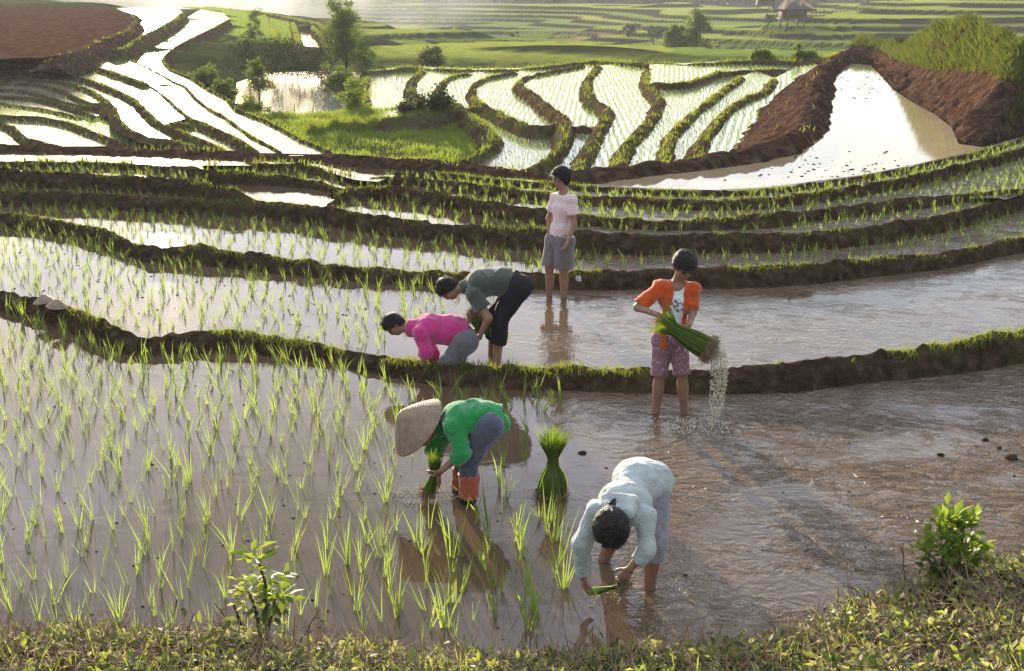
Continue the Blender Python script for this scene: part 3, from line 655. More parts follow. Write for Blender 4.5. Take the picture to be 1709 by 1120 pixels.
for x, y, z, h in IND:
    o = link(bpy.data.objects.new('rice_seedling', random.choice(VAR)))
    s = h / .27 * random.uniform(.65, 1.35)
    o.location = (x, y, z); o.scale = (s, s, s); o.rotation_euler = (random.gauss(0, .09), random.gauss(-.06, .12), random.uniform(0, 6.28))
    tag(o, 'young green rice seedling standing in the nearest flooded paddy', 'rice seedling', 'rice seedlings planted in the nearest paddy')
bag = Bag()
def many_tufts(T, nb, w, seg, spread=.3):
    n = len(T); k = nb; rep = np.repeat(np.arange(n), k)
    T = np.asarray(T); h = T[rep, 3] * np.repeat(R(.65, 1.3, n), k)
    base = T[rep, :3] + np.column_stack([R(-.015, .015, n * k), R(-.015, .015, n * k), np.full(n * k, -.02)])
    lx, ly = np.repeat(RNG.normal(-.05, .16, n), k), np.repeat(RNG.normal(0, .1, n), k)
    az = R(0, 6.28, n * k); le = np.abs(RNG.normal(0, spread * .6, n * k))
    vx, vy = np.cos(az) * le + lx, np.sin(az) * le + ly
    return blades(base, h * R(.55, 1.1, n * k) + .02, w * R(.7, 1.2, n * k), np.arctan2(vy, vx), np.hypot(vx, vy), R(0, .7, n * k) * R(.3, 1, n * k), seg, R(-.7, .7, n * k))
V, Fq = many_tufts(REST, 5, .0072, 3, .24); bag.add(V, Fq, 0)
for poly, z, sp, h in FIELDS:
    a = np.array(poly, float); W_ = G(a[:, 0], a[:, 1], z)
    q = jgrid(W_[:, 0].min(), W_[:, 0].max(), W_[:, 1].min(), W_[:, 1].max(), sp, R(-.3, .3), .22)
    p = np.column_stack([q, np.full(len(q), z)]); px, py, dz = proj(p)
    ok = inpoly(q[:, 0], q[:, 1], W_[:, 0], W_[:, 1]) & (px > -30) & (px < 1740) & (py > -10)
    p = p[ok]
    if len(p): V, Fq = many_tufts(np.column_stack([p, np.full(len(p), h)]), 3, .013, 2, .4); bag.add(V, Fq, 1)
print('TUFTS', len(TUFTS), 'far quads', sum(len(f) for f in bag.F))
o = bag.build('rice_seedlings', [M['rice'], M['rice_far']]); tag(o, 'small green rice seedlings in rows across the further flooded terraces', 'rice seedlings', kind='stuff')
# ---------------------------------------------------------------- grass on the bunds, the mound and the meadow
bag = Bag()
for pts, g, gh in CREST:
    px, py, dz = proj(pts); ok = (px > -60) & (px < 1770) & (py < 1200); pts = pts[ok]; dz = dz[ok]
    if not len(pts): continue
    d = dz.mean(); near = d < 20
    n = int(len(pts) * g * (2.0 if near else 1.1)); n = min(n, 16000)
    if n < 1: continue
    i = RNG.integers(0, len(pts), n); p = pts[i] + np.column_stack([RNG.normal(0, .03, n), RNG.normal(0, .03, n), np.full(n, -.015)])
    dens = vn(p * np.array([1.3, 1.3, 0]), 13) + vn(p * np.array([4, 4, 0]), 14) * .6
    ok = dens > .36 - .78 * g; p = p[ok]; n = len(p)
    if near: h, wd = R(.03, .10, n) * gh, R(.004, .009, n)
    else: h, wd = R(.06, .17, n) * gh, R(.012, .03, n) * max(1, d / 45)
    V, Fq = blades(p, h, wd, R(0, 6.28, n), R(.05, .6, n), R(0, .8, n), 2, R(-.8, .8, n)); bag.add(V, Fq)
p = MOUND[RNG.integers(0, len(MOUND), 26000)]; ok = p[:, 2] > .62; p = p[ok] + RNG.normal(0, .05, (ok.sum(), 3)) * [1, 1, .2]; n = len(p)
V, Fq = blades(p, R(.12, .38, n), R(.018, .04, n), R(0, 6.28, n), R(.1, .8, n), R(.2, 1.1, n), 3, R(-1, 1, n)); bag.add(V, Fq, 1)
p = MEADV[RNG.integers(0, len(MEADV), 22000)]; n = len(p); p = p + R(-.08, .08, (n, 3)) * [1, 1, 0]
V, Fq = blades(p, R(.1, .3, n), R(.02, .045, n), R(0, 6.28, n), R(.05, .6, n), R(0, .8, n), 2, R(-.8, .8, n)); bag.add(V, Fq, 2)
GR = bag.build('grass', [M['grass'], M['mound_grass'], M['meadow_grass']]); tag(GR, 'short green grass fringing the earth bunds, bank top and meadow', 'grass', kind='stuff')
# ---------------------------------------------------------------- bodies: smooth unions of tapered limbs, meshed as one skin
def nrm(v):
    v = np.asarray(v, float); return v / (np.linalg.norm(v) + 1e-12)
class Cone:
    def __init__(s, a, b, ra, rb=None, clip=(), k=None):
        s.a, s.b, s.ra, s.rb, s.clip, s.k = np.asarray(a, float), np.asarray(b, float), ra, ra if rb is None else rb, clip, k
    def box(s):
        r = max(s.ra, s.rb); return np.minimum(s.a, s.b) - r, np.maximum(s.a, s.b) + r
    def d(s, p, off=0):
        ab = s.b - s.a; q = p - s.a; t = np.clip((q @ ab) / (ab @ ab + 1e-12), 0, 1)
        r = np.linalg.norm(q - t[..., None] * ab, axis=-1) - (s.ra + (s.rb - s.ra) * t) - off
        for c, n in s.clip: r = np.maximum(r, (p - np.asarray(c)) @ nrm(n))
        return r
class Ell:
    def __init__(s, c, R_, rad, clip=(), k=None):
        s.c, s.R, s.r, s.clip, s.k = np.asarray(c, float), np.asarray(R_, float), np.asarray(rad, float), clip, k
    def box(s):
        m = s.r.max(); return s.c - m, s.c + m
    def d(s, p, off=0):
        q = (p - s.c) @ s.R.T; r = s.r + off
        k0 = np.linalg.norm(q / r, axis=-1); k1 = np.linalg.norm(q / r ** 2, axis=-1) + 1e-9
        o = k0 * (k0 - 1) / k1
        for c, n in s.clip: o = np.maximum(o, (p - np.asarray(c)) @ nrm(n))
        return o
def surface(f, lo, h):
    """surface nets: one smooth closed skin round f < 0"""
    ins = f < 0
    c = np.zeros(tuple(n - 1 for n in f.shape), np.int8)
    for a in (0, 1):
        for b in (0, 1):
            for d in (0, 1): c += ins[a:f.shape[0] - 1 + a, b:f.shape[1] - 1 + b, d:f.shape[2] - 1 + d]
    act = (c > 0) & (c < 8); idx = np.full(act.shape, -1, np.int32); I = np.argwhere(act); idx[act] = np.arange(len(I))
    acc = np.zeros((len(I), 3)); cnt = np.zeros(len(I))
    cor = [(a, b, d) for a in (0, 1) for b in (0, 1) for d in (0, 1)]
    for i in range(8):
        for j in range(i + 1, 8):
            A, B = np.array(cor[i]), np.array(cor[j])
            if np.abs(A - B).sum() != 1: continue
            fa, fb = f[tuple((I + A).T)], f[tuple((I + B).T)]
            m = (fa < 0) != (fb < 0); t = np.where(m, fa / (fa - fb + 1e-20), 0)
            acc += np.where(m[:, None], A + t[:, None] * (B - A), 0); cnt += m
    V = lo + (I + acc / np.maximum(cnt, 1)[:, None]) * h
    out = []
    for ax in range(3):
        u, v = [(1, 2), (2, 0), (0, 1)][ax]
        s0 = [slice(None)] * 3; s1 = [slice(None)] * 3; s0[ax] = slice(0, -1); s1[ax] = slice(1, None)
        a, b = ins[tuple(s0)], ins[tuple(s1)]; e = a != b
        J = np.argwhere(e); ok = (J[:, u] > 0) & (J[:, v] > 0) & (J[:, u] < f.shape[u] - 1) & (J[:, v] < f.shape[v] - 1); J = J[ok]
        q = []
        for du, dv in ((1, 1), (0, 1), (0, 0), (1, 0)):
            K = J.copy(); K[:, u] -= du; K[:, v] -= dv; q.append(idx[tuple(K.T)])
        q = np.stack(q, 1); fl = ~a[tuple(J.T)]; q[fl] = q[fl][:, ::-1]; out.append(q)
    Fq = np.concatenate(out); Fq = Fq[(Fq >= 0).all(1)]
    return V, Fq
def skin(prims, h=.012, k=.03, off=0.0, wr=None, cuts=(), seed=0, relax=1):
    lo = np.min([p.box()[0] for p in prims], 0) - off - .03; hi = np.max([p.box()[1] for p in prims], 0) + off + .03
    n = np.ceil((hi - lo) / h).astype(int) + 1
    ax = [lo[i] + np.arange(n[i]) * h for i in range(3)]
    Pg = np.stack(np.meshgrid(*ax, indexing='ij'), -1)
    f = np.full(tuple(n), .3)
    for p in prims:
        b0, b1 = p.box(); m = off + .09
        sl = tuple(slice(max(0, int((b0[i] - m - lo[i]) / h)), int((b1[i] + m - lo[i]) / h) + 2) for i in range(3))
        d = p.d(Pg[sl], off); g = f[sl]; kk = p.k or k
        hh = np.clip(.5 + .5 * (g - d) / kk, 0, 1); f[sl] = g + (d - g) * hh - kk * hh * (1 - hh)
    near = np.abs(f) < .06
    if wr is not None:                   # folds of cloth: amplitude, scale vector
        q = Pg[near] * np.asarray(wr[1]) + seed * 7.7; q = q + .5 * vn(q * .7, seed + 3)[:, None]
        f[near] += wr[0] * (fbm(q, 2, seed) * .6 + (np.abs(vn(q * 1.3 + 5, seed + 5)) - .35) * .9 + (np.abs(vn(q * 2.9 + 9, seed + 6)) - .35) * .35)
    for cu in cuts:
        f[near] = np.maximum(f[near], cu(Pg[near])) if True else 0
    V, Fq = surface(f, lo, h)
    for _ in range(relax):               # one light smoothing pass
        S = np.zeros_like(V); C = np.zeros(len(V))
        for a_, b_ in ((0, 1), (1, 2), (2, 3), (3, 0)):
            np.add.at(S, Fq[:, a_], V[Fq[:, b_]]); np.add.at(C, Fq[:, a_], 1); np.add.at(S, Fq[:, b_], V[Fq[:, a_]]); np.add.at(C, Fq[:, b_], 1)
        V = V * .5 + .5 * S / np.maximum(C, 1)[:, None]
    return V, Fq
def hand_prims(wr, d, n, side=1, curl=.9, L=.165, spread=.14):
    """palm, four bent fingers of unequal length and a thumb from the side of the palm; n: the way the palm faces"""
    d = nrm(d); n = np.asarray(n, float); n = nrm(n - d * (n @ d)); s = np.cross(d, n) * side; u = L / .175
    out = []
    for o in (-.026, -.009, .009, .026):
        out.append(Cone(wr + d * .006 * u + s * o * .65 * u, wr + d * .08 * u + s * o * u, .0125 * u, .0115 * u, k=.012))
    for i, (o, l) in enumerate(((-.028, .93), (-.0095, 1.05), (.0095, 1.), (.027, .78))):
        p = wr + d * .082 * u + s * o * u; ang = .18; sp = (i - 1.5) * spread * .35
        for seg, (sl, c) in enumerate(((.036, .35), (.024, .45), (.018, .4))):
            ang += c * curl * (1 + .12 * i); q = p + ((d + s * sp) * math.cos(ang) + n * math.sin(ang)) * sl * l * u
            out.append(Cone(p, q, (.0088 - .0008 * seg) * u, (.0082 - .001 * seg) * u, k=.005)); p = q
    p = wr + d * .022 * u - s * .026 * u + n * .006 * u
    for sl, a in ((.036, .75), (.028, .45), (.022, .25)):
        q = p + (d * math.cos(a) - s * math.sin(a) * .8 + n * .45 * curl) * sl * u
        out.append(Cone(p, q, .0105 * u, .009 * u, k=.007)); p = q
    return out
def frame(f, u):
    f = nrm(f); u = np.asarray(u, float); u = nrm(u - f * (u @ f)); r = np.cross(f, u); return r, f, u
def head_prims(c, f, u, s=1.0):
    r, f, u = frame(f, u); Rm = np.stack([r, f, u]); E = lambda off, rad, k=.02: Ell(c + (r * off[0] + f * off[1] + u * off[2]) * s, Rm, np.array(rad) * s, k=k)
    out = [E((0, -.012, .025), (.073, .09, .085)), E((0, .018, -.035), (.058, .066, .075), .03), E((0, .05, -.083), (.026, .024, .02), .02),
           E((0, .083, -.012), (.0105, .02, .026), .014), E((0, .094, -.028), (.014, .012, .009), .01), E((0, .07, .02), (.05, .016, .01), .014),
           E((0, .08, -.058), (.022, .01, .007), .007), E((0, .078, -.068), (.019, .01, .006), .007)]
    for sx in (-1, 1): out += [E((sx * .074, -.012, -.012), (.011, .02, .031), .008), E((sx * .04, .058, -.03), (.022, .02, .018), .02)]
    return out
def face_bits(c, f, u, s, parent):
    r, f, u = frame(f, u); Rm = np.stack([r, f, u])
    for sx in (-1, 1):
        V, Fq = skin([Ell(c + (r * sx * .031 + f * .077 + u * .003) * s, Rm, np.array([.015, .011, .0085]) * s)], .003, .01)
        mesh_np('eye', V, [Fq], M['eye'], parent)
        V, Fq = skin([Cone(c + (r * sx * .016 + f * .085 + u * .021) * s, c + (r * sx * .048 + f * .074 + u * .022) * s, .0045, .003)], .003, .01)
        mesh_np('eyebrow', V, [Fq], M['hair'], parent)
def hair_mesh(c, f, u, s, parent, low=-.03, front=.035, extra=(), seed=1, lift=.2, grow=.012, slope=.9):
    """a cap of hair with a hairline over the brow and round the ears"""
    r, f, u = frame(f, u); Rm = np.stack([r, f, u])
    pr = [Ell(c + (f * -.016 + u * .03) * s, Rm, np.array([.078, .094, .086]) * s + grow * .6), Ell(c + (f * -.045 + u * -.02) * s, Rm, np.array([.066, .058, .07]) * s + grow * .4)] + list(extra)
    def cut(p):                          # keep what lies above the hairline
        q = (p - c) / s; a, b = q @ f, q @ u
        line = np.interp(a, [-.2, -.03, -.012, .012, .03, .055, .075, .1], [low - .07, low - .06, low - .01, low + .02, .015, .03, .045, .055])
        k_ = (line - b) * s * .8
        if len(extra): k_ = np.minimum(k_, np.where(a < -.085, -.02, 9))
        return k_
    V, Fq = skin(pr, .0068, .02, 0, (.011, (34, 34, 34)), (cut,), seed)
    # loose strands over the cap, hanging past the hairline
    n = 900; i = RNG.integers(0, len(V), n); b = V[i]; nn = b - c; nn /= np.linalg.norm(nn, axis=1)[:, None] + 1e-9
    d = -u * .75 - f * .35 + RNG.normal(0, .1 + lift, (n, 3)); d = d - nn * ((d * nn).sum(1)[:, None] - lift); d /= np.linalg.norm(d, axis=1)[:, None]
    sd2 = np.cross(d, nn); L = RNG.uniform(.02, .045, n)[:, None]; w = .0022
    S = np.stack([b - sd2 * w, b + sd2 * w, b + d * L * .55 + sd2 * w * .9, b + d * L * .55 - sd2 * w * .9, b + d * L - nn * L * .12 + sd2 * w * .2, b + d * L - nn * L * .12 - sd2 * w * .2], 1).reshape(-1, 3)
    k = len(V) + np.arange(n) * 6
    Q = np.concatenate([np.stack([k, k + 1, k + 2, k + 3], 1), np.stack([k + 3, k + 2, k + 4, k + 5], 1)])
    return mesh_np('hair', np.concatenate([V, S]), [np.concatenate([Fq, Q])], M['hair'], parent)
M['skin'] = m_plain('skin', (.24, .125, .078), (.30, .165, .105), .55, 14, .08, .35, .004)
M['wetskin'] = M['skin']
M['hair'] = m_plain('hair', (.010, .008, .007), (.022, .016, .013), .62, 90, .9, .22, .008)
M['eye'] = m_plain('eye', (.02, .015, .012), None, .2, 5, 0, .5)
def cloth(name, c0, c1=None, rough=.85, sc=16, bump=.6, stain=.45):
    t = NT(name); p = t.coord(); n = t.noise(p, sc, 4)
    c = t.ramp(n, [(.3, c0), (.7, c1 or tuple(v * .75 for v in c0))])
    st = t.ramp(t.noise(p, 7, 5, .65, .6), [(.56, (0, 0, 0)), (.7, (1, 1, 1))])     # dried mud and damp
    c = t.mix(t.math('MULTIPLY', st, stain), c, tuple(.45 * v + w for v, w in zip(c0, (.045, .033, .02))))
    w1 = t.noise(t.map(p, (1, 3.2, 2.2), (.4, .2, .5)), 13, 3, .6, 1.2); w2 = t.noise(p, 160, 2)
    h = t.math('ADD', t.math('ABSOLUTE', t.math('SUBTRACT', w1, .5)), t.math('MULTIPLY', w2, .05))
    M[name] = t.done(t.prin(c, rough, t.bump(h, bump, .05), .2, **{'Sheen Weight': .0 if 'black' in name else .5, 'Sheen Roughness': .4}))
cloth('olive_cloth', (.075, .085, .06), (.055, .062, .048)); cloth('black_cloth', (.012, .011, .013), (.02, .018, .02))
cloth('pink_cloth', (.62, .05, .22), (.50, .035, .17)); cloth('grey_cloth', (.16, .15, .16), (.12, .11, .125)); cloth('green_cloth', (.02, .28, .07), (.015, .21, .05))
cloth('denim', (.10, .105, .13), (.065, .07, .09), sc=24); cloth('rubber_orange', (.5, .10, .035), (.36, .07, .03), .5); cloth('white_cloth', (.47, .505, .465), (.38, .415, .385), sc=22)
cloth('orange_cloth', (.62, .095, .015), (.48, .065, .01)); cloth('lilac_cloth', (.33, .31, .34), (.24, .22, .25), sc=22); cloth('shorts_cloth', (.17, .14, .135), (.13, .11, .105))
def m_stripe():
    t = NT('striped_shirt'); p = t.coord('Object'); s = t.n('ShaderNodeSeparateXYZ'); t.set(s.inputs[0], p)
    w = t.math('SINE', t.math('MULTIPLY', t.math('ADD', s.outputs[2], t.math('MULTIPLY', t.noise(p, 5), .02)), 270.0))
    c = t.mix(t.ramp(w, [(.35, (0, 0, 0)), (.75, (1, 1, 1))]), (.62, .42, .40), (.74, .66, .63))
    return t.done(t.prin(c, .85, t.bump(t.noise(p, 14, 4), .5, .02), .15, **{'Sheen Weight': .5}))
M['striped'] = m_stripe()
def m_floral(name, base, cols, sc, thr, region=None):
    t = NT(name); p = t.coord('Object'); v = t.n('ShaderNodeTexVoronoi'); v.inputs['Scale'].default_value = sc; t.set(v.inputs['Vector'], p)
    hue = t.ramp(t.n('ShaderNodeSeparateColor').outputs[0] if False else t.math('FRACT', t.math('MULTIPLY', t.noise(p, sc * .6, 1), 7)), [(i / max(1, len(cols) - 1), c) for i, c in enumerate(cols)])
    m = t.ramp(v.outputs['Distance'], [(thr, (1, 1, 1)), (thr + .12, (0, 0, 0))])
    if region is not None:
        s = t.n('ShaderNodeSeparateXYZ'); t.set(s.inputs[0], p); z = s.outputs[2]
        m = t.math('MULTIPLY', m, t.math('MULTIPLY', t.math('GREATER_THAN', z, region[0]), t.math('LESS_THAN', z, region[1])))
    return t.done(t.prin(t.mix(m, base, hue), .85, t.bump(t.noise(p, 12, 4), .3, .02), .15))
M['floral'] = m_floral('floral_trousers', (.23, .115, .135), [(.5, .42, .40), (.32, .2, .24), (.12, .05, .09), (.45, .3, .32)], 34, .36)
def joints(Y0, zw=0, **kw):
    J = {k: P(v[0], v[1], Y0 + (v[2] if len(v) > 2 else 0)) for k, v in kw.items()}
    for k in ('al', 'ar'): J[k][2] = zw - .045        # the feet stand in the mud under the water
    return J
def person(J, label, mats, tor=1.0, head=None, hands=None, feet=None, sleeve=(1.0, .0), legs=None, shirt=None, body_extra=(), k=.035, skin_arms=True, hem=None, hs=.93, chest=(.105, .09), girth=(.112, .105), armr=(.043, .035, .036, .024), legr=(.078, .052, .052, .034), seed=1):
    """J: joints hl hr kl kr al ar (legs), sl sr el er wl wr (arms), nk ch wa (neck, chest, waist), hd (head)"""
    th = [Cone(J['hl'], J['hr'], girth[1], girth[1]), Cone((J['hl'] + J['hr']) / 2, J['wa'], girth[1], girth[0]), Cone(J['wa'], J['ch'], girth[0], chest[0] + .01)]
    sd_ = nrm(J['sr'] - J['sl'])
    th += [Cone(J['ch'] - sd_ * .055, J['ch'] + sd_ * .055, chest[0], chest[0]), Cone(J['wa'] - sd_ * .035, J['wa'] + sd_ * .035, girth[0] * .95, girth[0] * .95), Cone(J['sl'], J['sr'], .056, .056), Cone(J['ch'], J['nk'], chest[0] * .8, .055)]
    leg = {}
    for s in 'lr':
        K, A = J['k' + s], J['a' + s]
        leg[s] = [Cone(J['h' + s], K, legr[0], legr[1]), Cone(K, A, legr[2], legr[3])]
        bk = nrm(np.cross(A - K, sd_)); 
    arm = {s: [Cone(J['s' + s], J['e' + s], armr[0], armr[1]), Cone(J['e' + s], J['w' + s], armr[2], armr[3])] for s in 'lr'}
    neck = Cone(J['nk'], J['hd'], .05, .047)
    pr = [Cone(p.a, p.b, p.ra - .008, p.rb - .008) for p in th] + [neck] + head_prims(J['hd'], *head, s=hs)
    for s in 'lr':
        pr += leg[s] + arm[s]
        K, A = J['k' + s], J['a' + s]; d = nrm(A - K); fw = nrm(np.cross(sd_, d)) if feet is None else nrm(feet)
        pr.append(Cone(A + d * .02, A + d * .05 + fw * .12, .034, .026))
        calf = K + (A - K) * .28; b = -fw; pr.append(Cone(calf + b * .012, calf + (A - K) * .2 + b * .012, .05, .042, k=.03))
    pr += list(body_extra)
    V, Fq = skin(pr, .0125, .022, 0, None)
    Vs, Fs, n = [V], [Fq], len(V)
    for hp in hands or ():
        V, Fq = skin(hp, .0042, .01); Vs.append(V); Fs.append(Fq + n); n += len(V)
    o = mesh_np('person', np.concatenate(Vs), [np.concatenate(Fs)], M['skin'])
    tag(o, label, 'person', 'people transplanting rice')
    return o, th, leg, arm
def garment(name, prims, parent, mat, off=.014, h=.0095, k=.03, wr=(.012, (7, 7, 7)), cuts=(), seed=1, relax=1):
    V, Fq = skin(prims, h, k, off, wr, cuts, seed, relax); return mesh_np(name, V, [Fq], M[mat], parent)
def plane(c, n): n = nrm(n); c = np.asarray(c); return lambda p: (p - c) @ n
def part_cone(c, t, off=0, extra=0):     # the first t of a limb, cut square at the cuff
    e = c.a + (c.b - c.a) * t; d = nrm(c.b - c.a); return Cone(c.a, e, c.ra + off, c.ra + (c.rb - c.ra) * t + off + extra, clip=[(e, d)])
mid = lambda a, b, t=.5: a + (b - a) * t
# ---- standing young man, striped shirt
Y0 = float(G(928, 495, z2)[1])
J = joints(Y0, z2, hd=(935, 297, 0), nk=(941, 320, 0), sl=(927, 331, .09), sr=(954, 333, -.1), ch=(941, 347, 0), wa=(936, 382, .02), hl=(926, 402, .06), hr=(943, 403, -.06), kl=(917, 447, .0), kr=(941, 452, -.08), al=(917, 486, .05), ar=(941, 490, -.06),
           el=(916, 365, .12), er=(958, 375, -.15), wl=(918, 393, .03), wr=(948, 401, -.21))
hd = ((-.93, -.36, -.12), (.05, 0, 1))
hn = [hand_prims(J['wr'], P(941, 420, Y0 - .25) - J['wr'], (-.5, -.2, -.1), 1, .8)]
o, th, leg, arm = person(J, 'barefoot young man standing upright in striped pink shirt and grey shorts', None, head=hd, hands=hn, feet=(-.6, -.8, 0), chest=(.086, .08), girth=(.09, .098), legr=(.078, .052, .05, .034))
hair_mesh(J['hd'], *hd, 1.0, o, seed=3, grow=.034); face_bits(J['hd'], *hd, .93, o)
wa = mid(J['hl'], J['hr']) * .35 + J['wa'] * .65; dn = nrm(mid(J['hl'], J['hr']) - J['ch'])
sh = [Cone(p.a, p.b, p.ra, p.rb) for p in th[1:]] + [Cone(J['wa'], J['wa'] + dn * .16, .1, .106)] + [part_cone(arm[s][0], .62, .004, .012) for s in 'lr']
garment('shirt', sh, o, 'striped', .01, cuts=(plane(J['wa'] + dn * .1, dn), lambda p: .078 - np.linalg.norm(p - (J['nk'] + np.array([-.02, -.045, .045])), axis=-1)), seed=4)
lg = [Cone(J['hl'], J['hr'], .108), Cone(J['wa'] + dn * .03, mid(J['hl'], J['hr']), .104, .11)]
for s in 'lr':
    K = mid(J['h' + s], J['k' + s], .93); d = nrm(K - J['h' + s]); lg.append(Cone(J['h' + s], K, .098, .098, clip=[(K, d)], k=.02))
garment('shorts', lg, o, 'shorts_cloth', .012, wr=(.014, (8, 8, 4)), cuts=(plane(J['wa'] + dn * .06, -dn),), seed=6)
# ---- woman in the orange shirt, washing a bundle
Y0 = float(G(1117, 690, 0)[1])
J = joints(Y0, hd=(1142, 444, -.07), nk=(1129, 475, .02), sl=(1103, 479, .0), sr=(1156, 482, -.02), ch=(1130, 500, .02), wa=(1120, 540, .03), hl=(1107, 566, .02), hr=(1130, 566, .02), kl=(1101, 622, -.05), kr=(1138, 620, -.07), al=(1095, 681, .02), ar=(1143, 687, 0),
           el=(1064, 513, -.04), er=(1156, 522, -.05), wl=(1097, 525, -.21), wr=(1150, 543, -.2))
hd = ((.22, -.72, -.66), (.22, -.55, .8))
hn = [hand_prims(J['wl'], P(1113, 537, Y0 - .26) - J['wl'], (.2, .5, -.8), -1, .9), hand_prims(J['wr'], P(1141, 557, Y0 - .25) - J['wr'], (-.6, .1, -.4), 1, 1.0)]
o, th, leg, arm = person(J, 'barefoot woman in open orange shirt rinsing roots of a rice bundle', None, head=hd, hands=hn, feet=(0, -1, 0), hs=1.04, chest=(.092, .09), girth=(.092, .1), armr=(.04, .034, .035, .023), legr=(.076, .05, .047, .031))
r_, f_, u_ = frame(*hd); pony = [Cone(J['hd'] - f_ * .09 - u_ * .03, J['hd'] - f_ * .13 - u_ * .12, .028, .02)]
hair_mesh(J['hd'], *hd, 1.08, o, seed=5, lift=.03, front=.03, grow=.022, extra=[Cone(J['hd'] - f_ * .09 + u_ * .0, J['hd'] - f_ * .115 - u_ * .05, .03, .024)]); face_bits(J['hd'], *hd, 1.04, o)
dn = nrm(mid(J['hl'], J['hr']) - J['ch']); sd_ = nrm(J['sr'] - J['sl']); fr = nrm(np.cross(dn, sd_)); fr = fr if fr[1] < 0 else -fr
M['printed'] = m_floral('printed_tee', (.70, .69, .66), [(.55, .3, .05), (.08, .09, .16), (.12, .1, .12), (.4, .3, .28), (.09, .1, .14)], 30, .42, (float(J['ch'][2]) - .09, float(J['ch'][2]) + .03))
tee = [Cone(p.a, p.b, p.ra, p.rb) for p in th[1:]] + [Cone(J['wa'], J['wa'] + dn * .2, .1, .108)]
nkc = J['nk'] + fr * .05 + np.array([0, 0, .03])
garment('tee_shirt', tee, o, 'printed', .004, wr=(.007, (8, 8, 8)), cuts=(plane(J['wa'] + dn * .13, dn), lambda p: .075 - np.linalg.norm(p - nkc, axis=-1)), seed=7)
jk = [Cone(p.a, p.b, p.ra, p.rb) for p in th[1:]] + [Cone(J['wa'], J['wa'] + dn * .2, .108, .13)]
for s in 'lr': jk += [Cone(arm[s][0].a, arm[s][0].b, arm[s][0].ra + .008, arm[s][0].rb + .014, clip=[(mid(J['s' + s], J['e' + s], .9), J['e' + s] - J['s' + s])], k=.025)]
ctr = J['ch']
def open_front(p):                       # the unbuttoned front
    q = p - ctr; a = q @ sd_; b = q @ fr; z = q @ dn
    wv = .028 * np.sin(z * 24)
    return np.minimum(np.minimum(a + .052 + wv * .3 + z * .03, .05 + z * .02 - a + wv * .2), b - .0)
garment('orange_shirt', jk, o, 'orange_cloth', .013, wr=(.024, (8, 8, 8)), cuts=(lambda p: p @ dn - (J['wa'] @ dn + .155 + .05 * ((p - ctr) @ sd_ < 0)), open_front, lambda p: .06 - np.linalg.norm(p - (J['nk'] + fr * .03 + np.array([0, 0, .04])), axis=-1)), seed=9)
lg = [Cone(J['hl'], J['hr'], .1), Cone(J['wa'] + dn * .05, mid(J['hl'], J['hr']), .095, .1)]
for s in 'lr':
    K = mid(J['k' + s], J['a' + s], .08); d = nrm(K - J['h' + s]); lg += [Cone(J['h' + s], K, .086, .066, clip=[(K, d)], k=.02)]
garment('trousers', lg, o, 'floral', .008, wr=(.01, (9, 9, 6)), cuts=(plane(J['wa'] + dn * .06, -dn),), seed=8)
WOM = (J, Y0, fr)
# ---- man in the olive shirt, bending
Y0 = float(G(829, 602, z2)[1])
J = joints(Y0, z2, hd=(748, 484, .0), nk=(776, 479, .0), sl=(793, 487, .15), sr=(791, 491, -.15), ch=(803, 473, .0), wa=(840, 470, .0), hl=(865, 478, .09), hr=(866, 480, -.09), kl=(826, 528, .12), kr=(834, 532, -.11), al=(820, 588, .22), ar=(829, 598, -.1),
           el=(806, 522, .1), er=(815, 531, -.2), wl=(797, 548, .05), wr=(803, 556, -.16))
hd = ((-.28, -.35, -.88), (-.93, 0, .3))
hn = [hand_prims(J['wr'], P(797, 575, Y0 - .12) - J['wr'], (-.7, .6, 0), 1, .8), hand_prims(J['wl'], P(791, 558, Y0) - J['wl'], (-.3, -.6, -.4), 1, 1.1)]
o, th, leg, arm = person(J, 'man bending over in olive t-shirt and rolled black trousers', None, head=hd, hands=hn, feet=(-1, -.2, 0), chest=(.118, .1), girth=(.118, .115), armr=(.05, .042, .042, .028), legr=(.095, .062, .058, .036))
hair_mesh(J['hd'], *hd, 1.0, o, seed=12, grow=.018); face_bits(J['hd'], *hd, .93, o)
dn = nrm(mid(J['hl'], J['hr']) - J['ch'])
sh = [Cone(p.a, p.b, p.ra, p.rb) for p in th[1:]] + [Cone(J['wa'], J['wa'] + dn * .15, .122, .122)] + [part_cone(arm[s][0], .6, .012, .012) for s in 'lr']
garment('shirt', sh, o, 'olive_cloth', .013, wr=(.016, (8, 8, 8)), cuts=(plane(J['wa'] + dn * .075, dn), lambda p: .05 - np.linalg.norm(p - (J['nk'] * .5 + J['hd'] * .5), axis=-1)), seed=13)
wl_ = (J['wa'] + dn * .105, -dn); lg = [Cone(J['hl'], J['hr'], .115, clip=[wl_]), Cone(J['wa'] + dn * .1, mid(J['hl'], J['hr']), .108, .115, clip=[wl_])]
for s in 'lr':
    E = mid(J['k' + s], J['a' + s], .5); d = nrm(E - J['k' + s]); lg += [Cone(J['h' + s], J['k' + s], .105, .08), Cone(J['k' + s], E, .078, .07, clip=[(E, d)], k=.02)]
garment('trousers', lg, o, 'black_cloth', .01, wr=(.014, (8, 8, 6)), seed=14)
OLIVE = (J, Y0)
